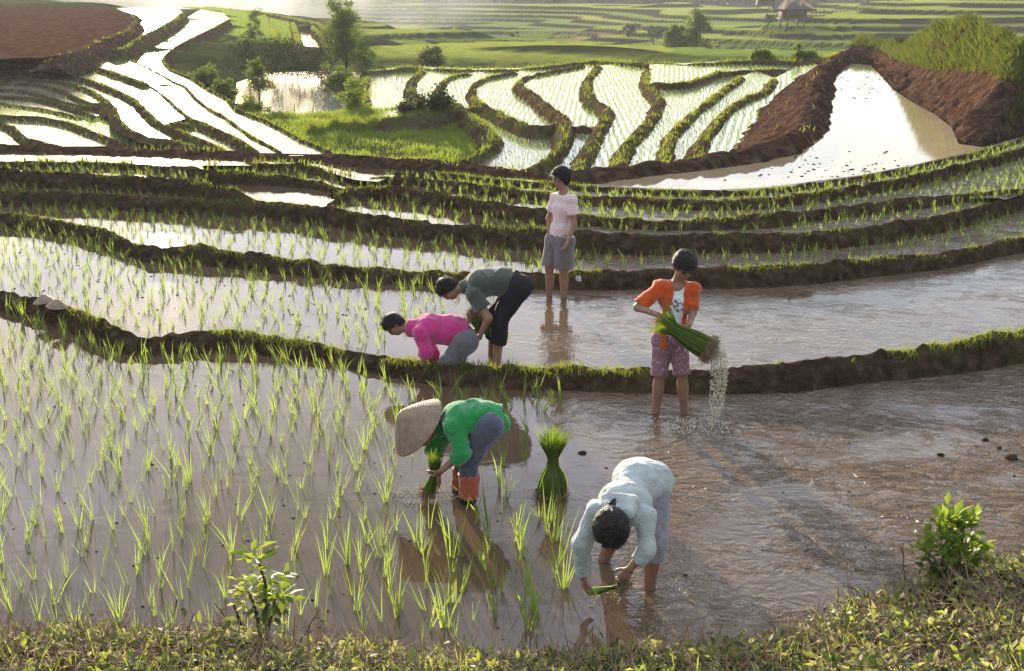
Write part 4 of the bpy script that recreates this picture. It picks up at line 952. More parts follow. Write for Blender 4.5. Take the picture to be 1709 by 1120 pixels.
# ---- person in the pink shirt, crouching behind the front bund
Y0 = float(G(765, 604, z2)[1])
J = joints(Y0, z2, hd=(657, 543, .0), nk=(686, 548, .0), sl=(702, 548, .15), sr=(701, 556, -.16), ch=(716, 549, .0), wa=(752, 551, .0), hl=(776, 566, .1), hr=(776, 570, -.1), kl=(748, 606, .12), kr=(744, 612, -.14), al=(772, 640, .12), ar=(768, 648, -.12),
           el=(722, 590, .14), er=(711, 586, -.2), wl=(716, 615, .08), wr=(704, 612, -.2))
hd = ((-.42, -.28, -.86), (-.86, 0, .42))
hn = [hand_prims(J['wr'], (-.2, .1, -1), (-.7, .6, 0), 1, .8), hand_prims(J['wl'], (-.3, 0, -1), (-.3, -.6, -.4), 1, .8)]
o, th, leg, arm = person(J, 'person in bright pink shirt stooping low behind the front earth bund', None, head=hd, hands=hn, feet=(-1, -.1, 0), chest=(.12, .1), girth=(.122, .115), legr=(.09, .06, .055, .036))
hair_mesh(J['hd'], *hd, .98, o, seed=15, grow=.016); face_bits(J['hd'], *hd, .93, o)
dn = nrm(mid(J['hl'], J['hr']) - J['ch'])
sh = [Cone(p.a, p.b, p.ra, p.rb) for p in th[1:]] + [Cone(J['wa'], J['wa'] + dn * .14, .13, .138)]
for s in 'lr': sh += [Cone(J['s' + s], J['e' + s], .054, .048), part_cone(Cone(J['e' + s], J['w' + s], .044, .04), .35, .006)]
col_ = nrm(J['nk'] - J['ch'])
garment('shirt', sh + [Cone(J['nk'] - col_ * .03, J['nk'] + col_ * .03, .062, .06, clip=[(J['nk'] + col_ * .025, col_)])], o, 'pink_cloth', .014, wr=(.022, (8, 8, 8)), cuts=(plane(J['wa'] + dn * .15, dn),), seed=16)
lg = [Cone(J['hl'], J['hr'], .118), Cone(J['wa'] + dn * .1, mid(J['hl'], J['hr']), .11, .118)]
for s in 'lr': lg += [Cone(J['h' + s], J['k' + s], .1, .08), Cone(J['k' + s], J['a' + s], .075, .06)]
garment('trousers', lg, o, 'grey_cloth', .01, wr=(.014, (8, 8, 6)), seed=17)
# ---- planter under the conical hat
Y0 = float(G(773, 829, 0)[1])
J = joints(Y0, hd=(703, 722, .0), nk=(738, 712, .0), sl=(752, 708, .14), sr=(757, 713, -.14), ch=(768, 700, .0), wa=(796, 699, .0), hl=(815, 709, .08), hr=(816, 712, -.09), kl=(776, 766, .08), kr=(783, 770, -.1), al=(766, 822, .1), ar=(781, 828, -.1),
           el=(724, 750, .16), er=(772, 756, -.2), wl=(731, 790, .06), wr=(736, 786, -.17))
hd = ((-.62, -.12, -.76), (-.72, -.05, .66))
hn = [hand_prims(J['wr'], P(722, 800, Y0 - .1) - J['wr'], (-.5, .8, 0), 1, 1.0), hand_prims(J['wl'], P(732, 818, Y0) - J['wl'], (-.7, -.5, 0), 1, .8)]
o, th, leg, arm = person(J, 'planter in bright green shirt and conical straw hat bending to plant seedlings', None, head=hd, hands=hn, feet=(-1, -.2, 0), chest=(.108, .09), girth=(.105, .1), legr=(.078, .055, .05, .034), armr=(.04, .034, .034, .024))
hair_mesh(J['hd'], *hd, .9, o, seed=18, grow=.008); face_bits(J['hd'], *hd, .93, o)
dn = nrm(mid(J['hl'], J['hr']) - J['ch'])
sh = [Cone(p.a, p.b, p.ra, p.rb) for p in th[1:]] + [Cone(J['wa'], J['wa'] + dn * .17, .118, .128)]
for s in 'lr': sh += [Cone(J['s' + s], J['e' + s], .052, .05, k=.02), part_cone(Cone(J['e' + s], J['w' + s], .046, .04), .34, .006)]
garment('shirt', sh, o, 'green_cloth', .015, wr=(.026, (9, 9, 9)), cuts=(plane(J['wa'] + dn * .165, dn),), seed=19)
lg = [Cone(J['hl'], J['hr'], .105), Cone(J['wa'] + dn * .06, mid(J['hl'], J['hr']), .1, .106)]
for s in 'lr': lg += [Cone(J['h' + s], J['k' + s], .09, .066, k=.02), Cone(J['k' + s], mid(J['k' + s], J['a' + s], .6), .064, .055, k=.02)]
garment('trousers', lg, o, 'denim', .008, wr=(.012, (9, 9, 7)), seed=20)
for s in 'lr':
    a, b = mid(J['k' + s], J['a' + s], .28), mid(J['k' + s], J['a' + s], .76); d = nrm(b - a)
    garment('gaiter', [Cone(a, b, .073, .066, clip=[(b, d), (a, -d)])], o, 'rubber_orange', .004, .009, wr=(.016, (12, 12, 20)), seed=21)
    garment('boot', [Cone(b - d * .03, b + d * .14, .062, .055)], o, 'black_cloth', .0, .01, wr=None)
def conical_hat(apex, axis, rad, ht, parent, name='conical_hat', q=.25):
    """woven leaf hat: thin cone shell with a rounded tip, woven rings and rim"""
    axis = nrm(axis); a = nrm(np.cross(axis, (.3, .9, .1))); b = np.cross(axis, a); n, m = 72, 26; pts = []
    prof = []
    for i in range(m):
        s = i / (m - 1); r = rad * (s ** .92 * .96 + .04 * s); z = ht * (1 - (s * s * q + s * (1 - q))) - .01 * max(0, .15 - s) / .15
        prof.append((max(r, .002), z))
    prof = prof + [(rad * 1.0, -.006), (rad * .97, -.004)] + [(r_ * .96, z_ - .006) for r_, z_ in prof[::-1]]
    th_ = np.linspace(0, 2 * math.pi, n, endpoint=False); base = apex - axis * ht
    V = np.array([[base + axis * z + (a * math.cos(t) + b * math.sin(t)) * r * (1 + .012 * math.sin(3 * t + 1)) for t in th_] for r, z in prof])
    q = np.arange(len(prof) - 1)[:, None] * n + np.arange(n)[None, :]; j = np.arange(len(prof) - 1)[:, None] * n + (np.arange(n)[None, :] + 1) % n
    return mesh_np(name, V.reshape(-1, 3), [np.stack([q, j, j + n, q + n], -1).reshape(-1, 4)], M['straw'], parent)
def m_straw():
    t = NT('woven_straw'); p = t.coord()
    w1 = t.n('ShaderNodeTexWave'); w1.inputs['Scale'].default_value = 26; w1.inputs['Distortion'].default_value = 1.5; w1.bands_direction = 'X'; t.set(w1.inputs['Vector'], t.map(p, (1, 1, 1), (0, .8, .0)))
    w2 = t.n('ShaderNodeTexWave'); w2.inputs['Scale'].default_value = 26; w2.inputs['Distortion'].default_value = 1.5; w2.bands_direction = 'Z'; t.set(w2.inputs['Vector'], t.map(p, (1, 1, 1), (0, .8, .0)))
    h = t.math('MULTIPLY', w1.outputs['Fac'], w2.outputs['Fac'])
    c = t.ramp(t.math('ADD', t.math('MULTIPLY', h, .5), t.math('MULTIPLY', t.noise(p, 18), .5)), [(.2, (.17, .115, .075)), (.5, (.33, .24, .165)), (.8, (.47, .36, .26))])
    return t.done(t.prin(c, .75, t.bump(h, .7, .006), .2))
M['straw'] = m_straw()
conical_hat(P(664, 688, Y0 - .03), np.array([-.70, -.22, .66]), .25, .205, o)
PLANTER = (J, Y0)
# ---- woman in the pale shirt, bending towards us
Y0 = float(G(1083, 982, 0)[1])
J = joints(Y0, hd=(1021, 884, -.50), nk=(1034, 852, -.38), sl=(996, 851, -.33), sr=(1078, 862, -.36), ch=(1044, 838, -.2), wa=(1062, 808, .02), hl=(1056, 800, .2), hr=(1091, 803, .13), kl=(1028, 885, .32), kr=(1092, 903, -.02), al=(1004, 930, .38), ar=(1083, 978, 0),
           el=(971, 908, -.32), er=(1078, 918, -.46), wl=(974, 965, -.25), wr=(1051, 950, -.46))
hd = ((.05, -.25, -.95), (-.16, -.93, .12))
hn = [hand_prims(J['wl'], P(976, 996, Y0 - .22) - J['wl'], (.7, .3, -.1), -1, .9), hand_prims(J['wr'], P(1034, 974, Y0 - .44) - J['wr'], (-.2, .6, -.6), 1, .9)]
o, th, leg, arm = person(J, 'woman in pale mint long-sleeved shirt bending forward with dark hair tied back', None, head=hd, hands=hn, feet=(-.1, -1, 0), chest=(.098, .085), girth=(.102, .104), legr=(.082, .056, .052, .036), armr=(.042, .036, .036, .024))
r_, f_, u_ = frame(*hd)
bun = [Cone(J['hd'] - f_ * .1 - u_ * .0, J['hd'] - f_ * .14 - u_ * .03, .03, .026), Cone(J['hd'] - f_ * .12 - u_ * .02, J['hd'] - f_ * .17 - u_ * .06 - r_ * .02, .012, .006)]
hair_mesh(J['hd'], *hd, 1.12, o, seed=22, lift=.03, grow=.026, extra=bun); face_bits(J['hd'], *hd, .93, o)
dn = nrm(mid(J['hl'], J['hr']) - J['ch'])
sh = [Cone(p.a, p.b, p.ra, p.rb) for p in th] + [Cone(J['wa'], mid(J['hl'], J['hr']), .128, .135), Cone(J['hl'], J['hr'], .122)]
for s, t_ in (('l', .86), ('r', .55)): sh += [Cone(J['s' + s], J['e' + s], .05, .042, k=.022), part_cone(Cone(J['e' + s], J['w' + s], .041, .034), t_, .003)]
col_ = nrm(J['nk'] - J['ch'])
hood = [Cone(J['nk'] - sd_ * 0 + np.array([x, .0, .045]), J['nk'] + np.array([x * .6, -.09, .03]), .034, .03, k=.02) for x in (-.075, .075)] + [Cone(J['nk'] + np.array([-.07, .03, .05]), J['nk'] + np.array([.07, .03, .05]), .036, .036, k=.02)]
garment('shirt', sh + hood, o, 'white_cloth', .008, wr=(.02, (5, 13, 8)), cuts=(lambda p: p @ dn - (mid(J['hl'], J['hr']) @ dn + .085),), seed=23)
lg = [Cone(J['hl'], J['hr'], .108)]
for s in 'lr':
    E = mid(J['k' + s], J['a' + s], .3); d = nrm(E - J['k' + s]); lg += [Cone(J['h' + s], J['k' + s], .1, .072, k=.02), Cone(J['k' + s], E, .072, .068, clip=[(E, d)], k=.02)]
garment('trousers', lg, o, 'lilac_cloth', .01, wr=(.012, (8, 8, 6)), seed=24)
WHITE = (J, Y0)
# ---------------------------------------------------------------- bundles of seedlings
M['bundle'] = m_leaf('bundle_leaf', (.035, .085, .01), (.15, .22, .03), (.3, .42, .035), .45, 60)
M['root'] = m_plain('rice_roots', (.33, .22, .12), (.20, .12, .065), .8, 30, .3)
M['tie'] = m_plain('straw_tie', (.32, .26, .10), None, .8, 30, .3)
M['freshroot'] = m_plain('wet_root', (.45, .33, .17), (.3, .2, .1), .5, 40, .2)
def stalks(a, tie, b, n, r0, rt, r1, w, mat_bag, mi, seg=7, curl=.3, jit=.15, droop=0.0):
    """n stalks from a (spread r0) through a tie (spread rt) to tips round b (spread r1)"""
    a, tie, b = (np.asarray(v, float) for v in (a, tie, b)); ax = nrm(b - a); s1 = nrm(np.cross(ax, (.3, .8, .2))); s2 = np.cross(ax, s1)
    th = R(0, 6.28, n); rr = np.sqrt(R(0, 1, n)); th2 = th + RNG.normal(0, .5, n)
    dirv = lambda t: np.cos(t)[:, None] * s1 + np.sin(t)[:, None] * s2
    p0 = a + dirv(th) * (rr * r0)[:, None] + ax * R(-.02, .03, n)[:, None]
    p1 = tie + dirv(th) * (rr * rt)[:, None]
    L = R(1 - jit * 2, 1 + jit, n); rr = rr * (1 + .28 * np.sin(th * 3 + a[0] * 9) * .6 + .25 * vn(np.stack([np.cos(th) * 2, np.sin(th) * 2, 0 * th], 1), 3))
    p2 = tie + (b - tie) * L[:, None] + dirv(th2) * (rr * r1 * L)[:, None]
    V = np.zeros((n, seg + 1, 2, 3)); sd = dirv(th + 1.57 + RNG.normal(0, .5, n))
    for k in range(seg + 1):
        t = k / seg
        if t < .5: u = t / .5; q = p0 * (1 - u) + p1 * u; q = q + dirv(th) * (rr * (r0 - rt) * .25 * math.sin(math.pi * u))[:, None]
        else: u = (t - .5) / .5; u2 = u * u * curl + u * (1 - curl); q = p1 + (tie + (b - tie) * L[:, None] - tie) * u + dirv(th2) * (rr * r1 * L * (u2 * .9 + u * .1))[:, None] + dirv(th) * (rr * rt * (1 - u))[:, None] * 0 - np.array([0, 0, droop]) * u * u
        ww = w * (1 if t < .7 else max(.1, (1 - t) / .3))
        V[:, k, 0] = q - sd * ww * .5; V[:, k, 1] = q + sd * ww * .5
    idx = (np.arange(n)[:, None] * (seg + 1) * 2 + np.arange(seg)[None, :] * 2).ravel()
    mat_bag.add(V.reshape(-1, 3), np.stack([idx, idx + 1, idx + 3, idx + 2], 1), mi)
    return p0
def roots(bag, p, ax, n, L, w, spread=.5, mi=0):
    i = RNG.integers(0, len(p), n); base = p[i]; d = nrm(ax); v = d + RNG.normal(0, spread, (n, 3)); v /= np.linalg.norm(v, axis=1)[:, None]
    V = np.zeros((n, 4, 2, 3)); s = np.cross(v, RNG.normal(0, 1, (n, 3))); s /= np.linalg.norm(s, axis=1)[:, None]; l = L * R(.4, 1, n)
    for k in range(4):
        q = base + v * (l * k / 3)[:, None] + RNG.normal(0, .006, (n, 3)) * k; V[:, k, 0] = q - s * w / 2; V[:, k, 1] = q + s * w / 2
    idx = (np.arange(n)[:, None] * 8 + np.arange(3)[None, :] * 2).ravel()
    bag.add(V.reshape(-1, 3), np.stack([idx, idx + 1, idx + 3, idx + 2], 1), mi)
def bundle(name, a, tie, b, label, n=420, r0=.11, rt=.03, r1=.10, w=.006, tie_r=None, rootn=500, rootl=.05, **kw):
    root = empty(name, a); tag(root, label, 'rice bundle', 'bundles of rice seedlings')
    bg = Bag(); p0 = stalks(a, tie, b, n, r0, rt, r1, w, bg, 0, **kw); o1 = bg.build('leaves', [M['bundle'] if kw.get('mat') is None else kw['mat']], root)
    bg = Bag(); roots(bg, p0, np.asarray(a) - np.asarray(tie), rootn, rootl, .004, .6); o2 = bg.build('roots', [M['root']], root)
    out = [o1, o2]
    if tie_r:
        ax = nrm(np.asarray(b) - np.asarray(a)); s1 = nrm(np.cross(ax, (.3, .8, .2))); s2 = np.cross(ax, s1); t_ = np.linspace(0, 6.5, 24)
        V, Fq = tube(np.asarray(tie) + (np.cos(t_)[:, None] * s1 + np.sin(t_)[:, None] * s2) * tie_r + ax * (t_ * .002)[:, None], .006, 6); out.append(mesh_np('tie', V, [Fq], M['tie'], root))
    for o in out: localise(o, a); o.location = (0, 0, 0)
    return root
g0 = G(921, 829, 0); z_ = np.array([0, 0, 1.])
bundle('rice_bundle', g0 + z_ * .035, g0 + z_ * .275 + [.003, 0, 0], g0 + z_ * .50, 'tied green rice bundle standing upright in the shallow water', 700, .115, .026, .105, .0075, .036, 900, .06, jit=.24)
J, Y0, fr = WOM
rt_ = P(1180, 582, Y0 - .36); tip = P(1099, 533, Y0 - .24); ti_ = P(1128, 553, Y0 - .3)
bundle('rice_bundle', rt_, ti_, tip, 'long green rice bundle held by the woman in orange, brown roots dripping', 560, .10, .05, .10, .0075, None, 1300, .085, curl=.5, jit=.3)
J, Y0 = OLIVE
a_ = P(789, 528, Y0 - .02); bundle('rice_bundle', a_, P(800, 548, Y0 - .03), P(846, 562, Y0 + .1), 'rice bundle hanging from the hand of the man in olive, pale roots upward', 300, .06, .025, .08, .006, None, 600, .06, curl=.5)
J, Y0 = PLANTER
a_ = P(715, 822, Y0 - .08); bundle('rice_bundle', a_, P(724, 797, Y0 - .1), P(726, 758, Y0 - .1), 'dark green rice bundle gripped by the planter in the conical hat', 260, .05, .022, .05, .006, None, 400, .05)
J, Y0 = WHITE
a_ = P(1040, 977, Y0 - .46); bundle('rice_bundle', a_, P(1024, 980, Y0 - .42), P(984, 989, Y0 - .3), 'small bright rice bunch stretched between the hands of the stooping woman', 70, .02, .012, .03, .006, None, 260, .05)
bgx = Bag(); 
# ---------------------------------------------------------------- splashes of water
M['drop'] = m_plain('muddy_drop', (.95, .8, .56), (.97, .88, .7), .18, 8, 0, .8, **{'Transmission Weight': .25, 'IOR': 1.33})
def drops(name, pts, size, label, vel=None):
    n = len(pts); u = np.array([(1, 0, 0), (-1, 0, 0), (0, 1, 0), (0, -1, 0), (0, 0, 1), (0, 0, -1)], float)
    fc = np.array([(0, 2, 4), (2, 1, 4), (1, 3, 4), (3, 0, 4), (2, 0, 5), (1, 2, 5), (3, 1, 5), (0, 3, 5)])
    sc = size[:, None] * np.array([1, 1, 1.0]) * R(.7, 1.4, (n, 3))
    V = u[None] * sc[:, None]
    if vel is not None:
        st = np.einsum('nij,nj->ni', V, vel)[..., None] * vel[:, None] * R(.6, 2.2, n)[:, None, None]; V = V + st
    V = V + np.asarray(pts)[:, None]
    o = mesh_np(name, V.reshape(-1, 3), [(fc[None] + (np.arange(n) * 6)[:, None, None]).reshape(-1, 3)], M['drop'], smooth=True)
    tag(o, label, 'splash', kind='stuff'); return o
J, Y0, fr = WOM
n = 2500; t0 = R(0, 1, n) ** .85; lane = RNG.integers(0, 6, n) / 5.0
start = P(1186, 585, Y0 - .36); vx = .30 + .17 * lane + RNG.normal(0, .012, n); T_ = t0 * .43; 
ux = (.03 + .16 * lane) * (1 - np.exp(-8 * T_)) - .07 * (T_ / .43) ** 3 * lane
pts = np.stack([start[0] + ux, start[1] + .1 * T_ + RNG.normal(0, .014, n), start[2] + .28 * T_ * lane - 3.9 * T_ ** 2 + RNG.normal(0, .012, n)], 1)
pts[:, 0] += RNG.normal(0, 0.003 + .007 * t0, n); ok = (pts[:, 2] > 0) & (vn(np.stack([lane * 9, T_ * 60, 0 * T_], 1), 4) > -.35); pts = pts[ok]
vel = np.stack([.6 * np.exp(-7 * T_[ok]) * lane[ok], 0 * T_[ok], -8 * T_[ok] - .1], 1); vel /= np.linalg.norm(vel, axis=1)[:, None]
drops('water_stream', pts, R(.0014, .0042, len(pts)), 'arc of muddy water drops falling from rinsed rice roots', vel)
def splash(c, r, n, hmax, label, s0=.002, s1=.0065):
    th = R(0, 6.28, n); rr = r * np.sqrt(R(0, 1, n)); h = np.abs(RNG.normal(0, hmax * .5, n)) * (1 - (rr / r) ** 2 * .6)
    p = np.stack([c[0] + rr * np.cos(th) * 1.5, c[1] + rr * np.sin(th), .002 + h], 1)
    drops('splash', p, R(s0, s1, n), label)
splash(G(1165, 714, 0), .2, 420, .08, 'foamy splash where the falling water meets the paddy')
splash(G(1108, 706, 0), .16, 90, .03, 'ring of light foam round the legs of the woman in orange')
splash(G(708, 828, 0), .17, 300, .08, 'muddy splash under the hands of the planter in the hat')
splash(G(1000, 1000, 0), .10, 60, .03, 'small splash beside the left hand of the stooping woman')
# ---------------------------------------------------------------- clods in the water, rag, hats lying on the bund
def clod(c, r, mat='mud', name='mud_clod', flat=.5, n=14):
    th = np.linspace(0, 2 * math.pi, n, endpoint=False); ph = np.linspace(0, math.pi, 8)
    V = np.array([[(math.sin(p) * math.cos(t), math.sin(p) * math.sin(t) * .8, math.cos(p) * flat) for t in th] for p in ph])
    V = V * r * (1 + .45 * fbm(V * 2.1 + c[0] * 9, 3, 5))[..., None]
    i = (np.arange(7)[:, None] * n + np.arange(n)[None, :]); j = (np.arange(7)[:, None] * n + (np.arange(n)[None, :] + 1) % n)
    o = mesh_np(name, V.reshape(-1, 3), [np.stack([i, j, j + n, i + n], -1).reshape(-1, 4)], M[mat]); o.location = [float(v) for v in c]; return o
bgm = Bag()
def clod_bag(c, r):
    n = 9; th = np.linspace(0, 2 * math.pi, n, endpoint=False); ph = np.linspace(0, math.pi, 6)
    V = np.array([[(math.sin(p) * math.cos(t), math.sin(p) * math.sin(t) * .8, math.cos(p) * .45) for t in th] for p in ph]); V = V * r * (1 + .5 * fbm(V * 2.1 + c[0] * 9, 2, 5))[..., None] + c
    i = (np.arange(5)[:, None] * n + np.arange(n)[None, :]); j = (np.arange(5)[:, None] * n + (np.arange(n)[None, :] + 1) % n)
    bgm.add(V.reshape(-1, 3), np.stack([i, j, j + n, i + n], -1).reshape(-1, 4))
for k, (px, py, r) in enumerate(((1688, 765, .06), (1644, 735, .03), (1668, 748, .025), (972, 757, .035), (1570, 760, .03))):
    lb = ('large wet mud clod at the right edge of the front paddy', 'small dark mud clod near the right edge, furthest of three', 'small dark mud clod beside the largest one at right', 'dark mud lump just right of the upright rice bundle', 'low mud lump in open brown water at right')[k]
    tag(clod(G(px, py, 0) + [0, 0, .004], r), lb, 'mud clod', 'mud clods in the front paddy')
for _ in range(110):                     # crumbs of mud breaking the surface
    px, py = random.uniform(0, 900), random.uniform(640, 1050)
    if random.random() < .12: px, py = random.uniform(900, 1700), random.uniform(700, 1000)
    c = G(px, py, 0); clod_bag(c + [0, 0, .0], random.uniform(.004, .016))
for _ in range(220):
    px, py = random.gauss(1420, 70), random.gauss(292, 16)
    if random.random() < .3: px, py = random.gauss(1440, 25), random.gauss(140, 18)
    if inpoly(np.array([px]), np.array([py]), [p[0] for p in POND], [p[1] for p in POND])[0]: clod_bag(G(px, py, ZP), random.uniform(.008, .035))
for _ in range(90):
    px = random.uniform(0, 640); py = random.uniform(float(B2b(px)) + 8, float(B1c(px)) - 8); clod_bag(G(px, py, z2), random.uniform(.006, .02))
o = bgm.build('mud_crumbs', [M['mud']], None, True); tag(o, 'scattered dark crumbs of mud breaking the water surface', 'mud crumbs', kind='stuff')
M['rag'] = m_plain('white_rag', (.62, .58, .55), None, .8, 30, .6)
V = np.stack(np.meshgrid(np.linspace(-.034, .034, 12), np.linspace(-.03, .03, 12), indexing='ij') + [np.zeros((12, 12))], -1); V[..., 2] = fbm(V * 45, 3, 4) * .045; V[..., 1] += fbm(V * 40 + 4, 2, 3) * .03; V[..., 0] += fbm(V * 40 + 8, 2, 3) * .03
o = mesh_np('rag', V.reshape(-1, 3), [grid_faces(12, 12)], M['rag']); rp = P(966, 465, float(G(966, 476, z2 + .06)[1])); o.location = rp; o.rotation_euler = (1.0, 0, .3); tag(o, 'crumpled white scrap lying on the bund by the standing man', 'rag')
for px, py, tx, lb in ((72, 500, -.35, 'pale conical hat lying on the front bund, left of two'), (97, 508, .3, 'pale conical hat lying on the front bund, right of two')):
    Y_ = float(G(px, py + 2, b1['zc'][0])[1]); c = G(px, py + 2, float(np.interp(px, b1['xs'], b1['zc'])) + .03)
    hh = conical_hat(c + [0, 0, .085], np.array([tx * .35, .02, 1]), .12, .095, None, q=.0); localise(hh, c); tag(hh, lb, 'hat', 'hats left on the bund')
# sticks
def stick(name, pts, r0, r1, mat, label, cat='stick', group=None):
    V, Fq = tube(pts, np.linspace(r0, r1, len(pts)), 7); o = mesh_np(name, V, [Fq], M[mat]); localise(o, pts[0]); return tag(o, label, cat, group)
M['bark'] = m_plain('bark', (.10, .07, .045), (.05, .035, .025), .85, 12, .8)
for px, py, h, lean, lb in ((491, 190, 14, 0, 'short dark stake standing in the valley pond'), (520, 188, 13, 3, 'slanting stake in the valley pond, right of the upright one'), (718, 180, 17, 0, 'thin stake on the grassy bund below the central terraces'), (702, 196, 16, -1, 'thin stake on the grassy bund, lower of the two')):
    a_ = G(px, py, ZV if py in (190, 188) else -1.35); b_ = P(px + lean, py - h, a_[1]); a_[2] -= .2
    stick('stake', np.array([a_, (a_ + b_) / 2 + [.01, 0, 0], b_]), .022, .016, 'bark', lb, 'stake', 'stakes by the valley pond')
# ---------------------------------------------------------------- trees and bushes
def leafmat(name, a, b, tr, tw=.4): M[name] = m_leaf(name, a, b, tr, tw, 1.6, rough=.75, spec=.12)
leafmat('leaf_a', (.055, .085, .02), (.11, .15, .032), (.24, .31, .05)); leafmat('leaf_b', (.018, .03, .011), (.04, .058, .018), (.06, .085, .02), .2); leafmat('leaf_c', (.10, .14, .02), (.17, .22, .03), (.36, .42, .05))
def tree(name, px, py, z, height, width, mat, label, cat, n=1500, trunk=.05, lobes=9, leaf=.13, base=.25, group=None, depth=None):
    b = G(px, py, z) if depth is None else P(px, py, depth)
    g_ = gz(b[0], b[1])
    if depth is None and g_ > b[2] - .3: b[2] = max(b[2], g_ - .05)
    root = empty(name, b); tag(root, label, cat, group)
    bush = base < .15
    bgt = Bag(); top = np.array([RNG.normal(0, .05 * width), RNG.normal(0, .05 * width), height * (.6 if bush else .93)])
    k = np.linspace(0, 1, 7)[:, None]; tr_ = top * k + np.stack([np.sin(k[:, 0] * 4) * .05 * width, np.cos(k[:, 0] * 3) * .05 * width - .05 * width, 0 * k[:, 0]], 1); tr_[0, 2] -= .3
    V, Fq = tube(tr_, np.linspace(trunk, trunk * .2, 7), 7); bgt.add(V, Fq)
    C = []
    for i in range(lobes):
        f_ = (i + .5) / lobes; h = base + (1 - base) * f_ ** (1.5 if bush else 1); a = i * 2.4 + R(-.4, .4)
        r = width * .5 * (math.cos(f_ * 1.3) if bush else math.sin(math.pi * min(1, f_ * .78 + .2))) * R(.35, .75)
        c = np.array([math.cos(a) * r, math.sin(a) * r, height * h * R(.86, .98)]); s0 = tr_[min(6, int(h * 5))]
        V, Fq = tube(np.array([s0, (s0 + c) / 2 + [0, 0, -.03 * height], c]), [trunk * .45, trunk * .3, trunk * .1], 5); bgt.add(V, Fq)
        C.append((c, width * R(.24, .36) * (1.0 if bush else (1.15 - .5 * f_))))
    bgt.build('trunk', [M['bark']], root, True)
    bl = Bag(); per = int(n * 3) // lobes
    for c, r in C:
        for q in range(4):               # clumps inside the lobe leave gaps between them
            cc = c + RNG.normal(0, r * .42, 3) * [1, 1, .8]; m = per // 4
            d = RNG.normal(0, 1, (m, 3)); d /= np.linalg.norm(d, axis=1)[:, None]; p = cc + d * (r * R(.1, 1, m) ** .6 * R(.4, .85))[:, None] * [1, 1, .85]
            p = p[p[:, 2] > -.1]; m = len(p)
            V, Fq = leaf_cards(p, leaf * R(.6, 1.3, m), R(0, 6.28, m), RNG.normal(.1, .5, m), .55); bl.add(V, Fq)
    bl.build('crown', [M[mat]], root)
    return root
zt = -2.0
tree('tree', 577, 118, zt - .3, 4.2, 3.0, 'leaf_a', 'tall bushy tree rising left of centre above the valley pond', 'tree', 3400, .09, 13, .15, .12)
tree('tree', 582, 72, zt - .6, 4.4, 1.1, 'leaf_a', 'thin upright treetop behind the tall bushy tree', 'tree', 500, .05, 8, .14, .3)
tree('tree', 432, 172, zt, 1.9, 1.3, 'leaf_a', 'slim young tree at the left shore of the valley pond', 'tree', 900, .04, 9, .11, .35)
for i, (px, py, h, w_, mt, lb) in enumerate(((414, 122, 2.2, 2.6, 'leaf_b', 'dark rounded bush at the left end of the hedge by the pond'), (453, 124, 2.1, 2.9, 'leaf_b', 'dark dense bush in the middle of the pond hedge'), (495, 127, 2.0, 2.9, 'leaf_b', 'dark bush right of the middle of the pond hedge'), (535, 129, 1.9, 2.5, 'leaf_b', 'dark bush where the hedge meets the tall tree'),
                                          (608, 126, 2.1, 2.1, 'leaf_a', 'green bush leaning out right of the tall tree'), (592, 198, 1.5, 1.35, 'leaf_c', 'bright yellow-green bush at the right corner of the pond'), (562, 150, 1.0, 1.6, 'leaf_a', 'low scrubby bush under the tall tree'), (345, 145, .8, 1.3, 'leaf_a', 'small pale bush on the slope by the left terraces'), (372, 165, .7, 1.2, 'leaf_a', 'small bush low on the slope by the left terraces'), (415, 196, .55, 1.3, 'leaf_c', 'low bright bush on the grassy slope above the pond'),
                                          (720, 112, 1.1, 2.0, 'leaf_b', 'low dark bush on the back edge of the central terraces'), (425, 60, 2.4, 1.5, 'leaf_a', 'slender bush standing above the hedge at left'), (735, 193, .8, 1.5, 'leaf_b', 'dark grassy shrub on the bund below the central terraces'), (690, 197, .55, 1.4, 'leaf_b', 'low dark shrub on the grassy bund left of the stake'))):
    tree('bush', px, py, -1.35 if py > 190 and px > 600 else (-1.7 if px < 390 else zt), h, w_, mt, lb, 'bush', 1100, .03, 9, .11, .08, 'bushes round the valley pond')
for px, py, h, w_, lb in ((1127, 97, 3.2, 2.6, 'dim rounded tree left of a taller one before the far terraces'), (1160, 97, 4.4, 3.6, 'taller feathery tree standing before the far green terraces'), (1275, 110, .6, 1.0, 'small bush behind the right end of the central terraces'), (1345, 106, .55, 1.3, 'low leafy bush beside the brown earth dam')):
    tree('tree' if h > 3 else 'bush', px, py, 0, h, w_, 'leaf_a', lb, 'tree' if h > 3 else 'bush', 1500, .08, 10, .26 if h > 3 else .16, .16 if h > 3 else .05, depth=118 if h > 3 else 56)
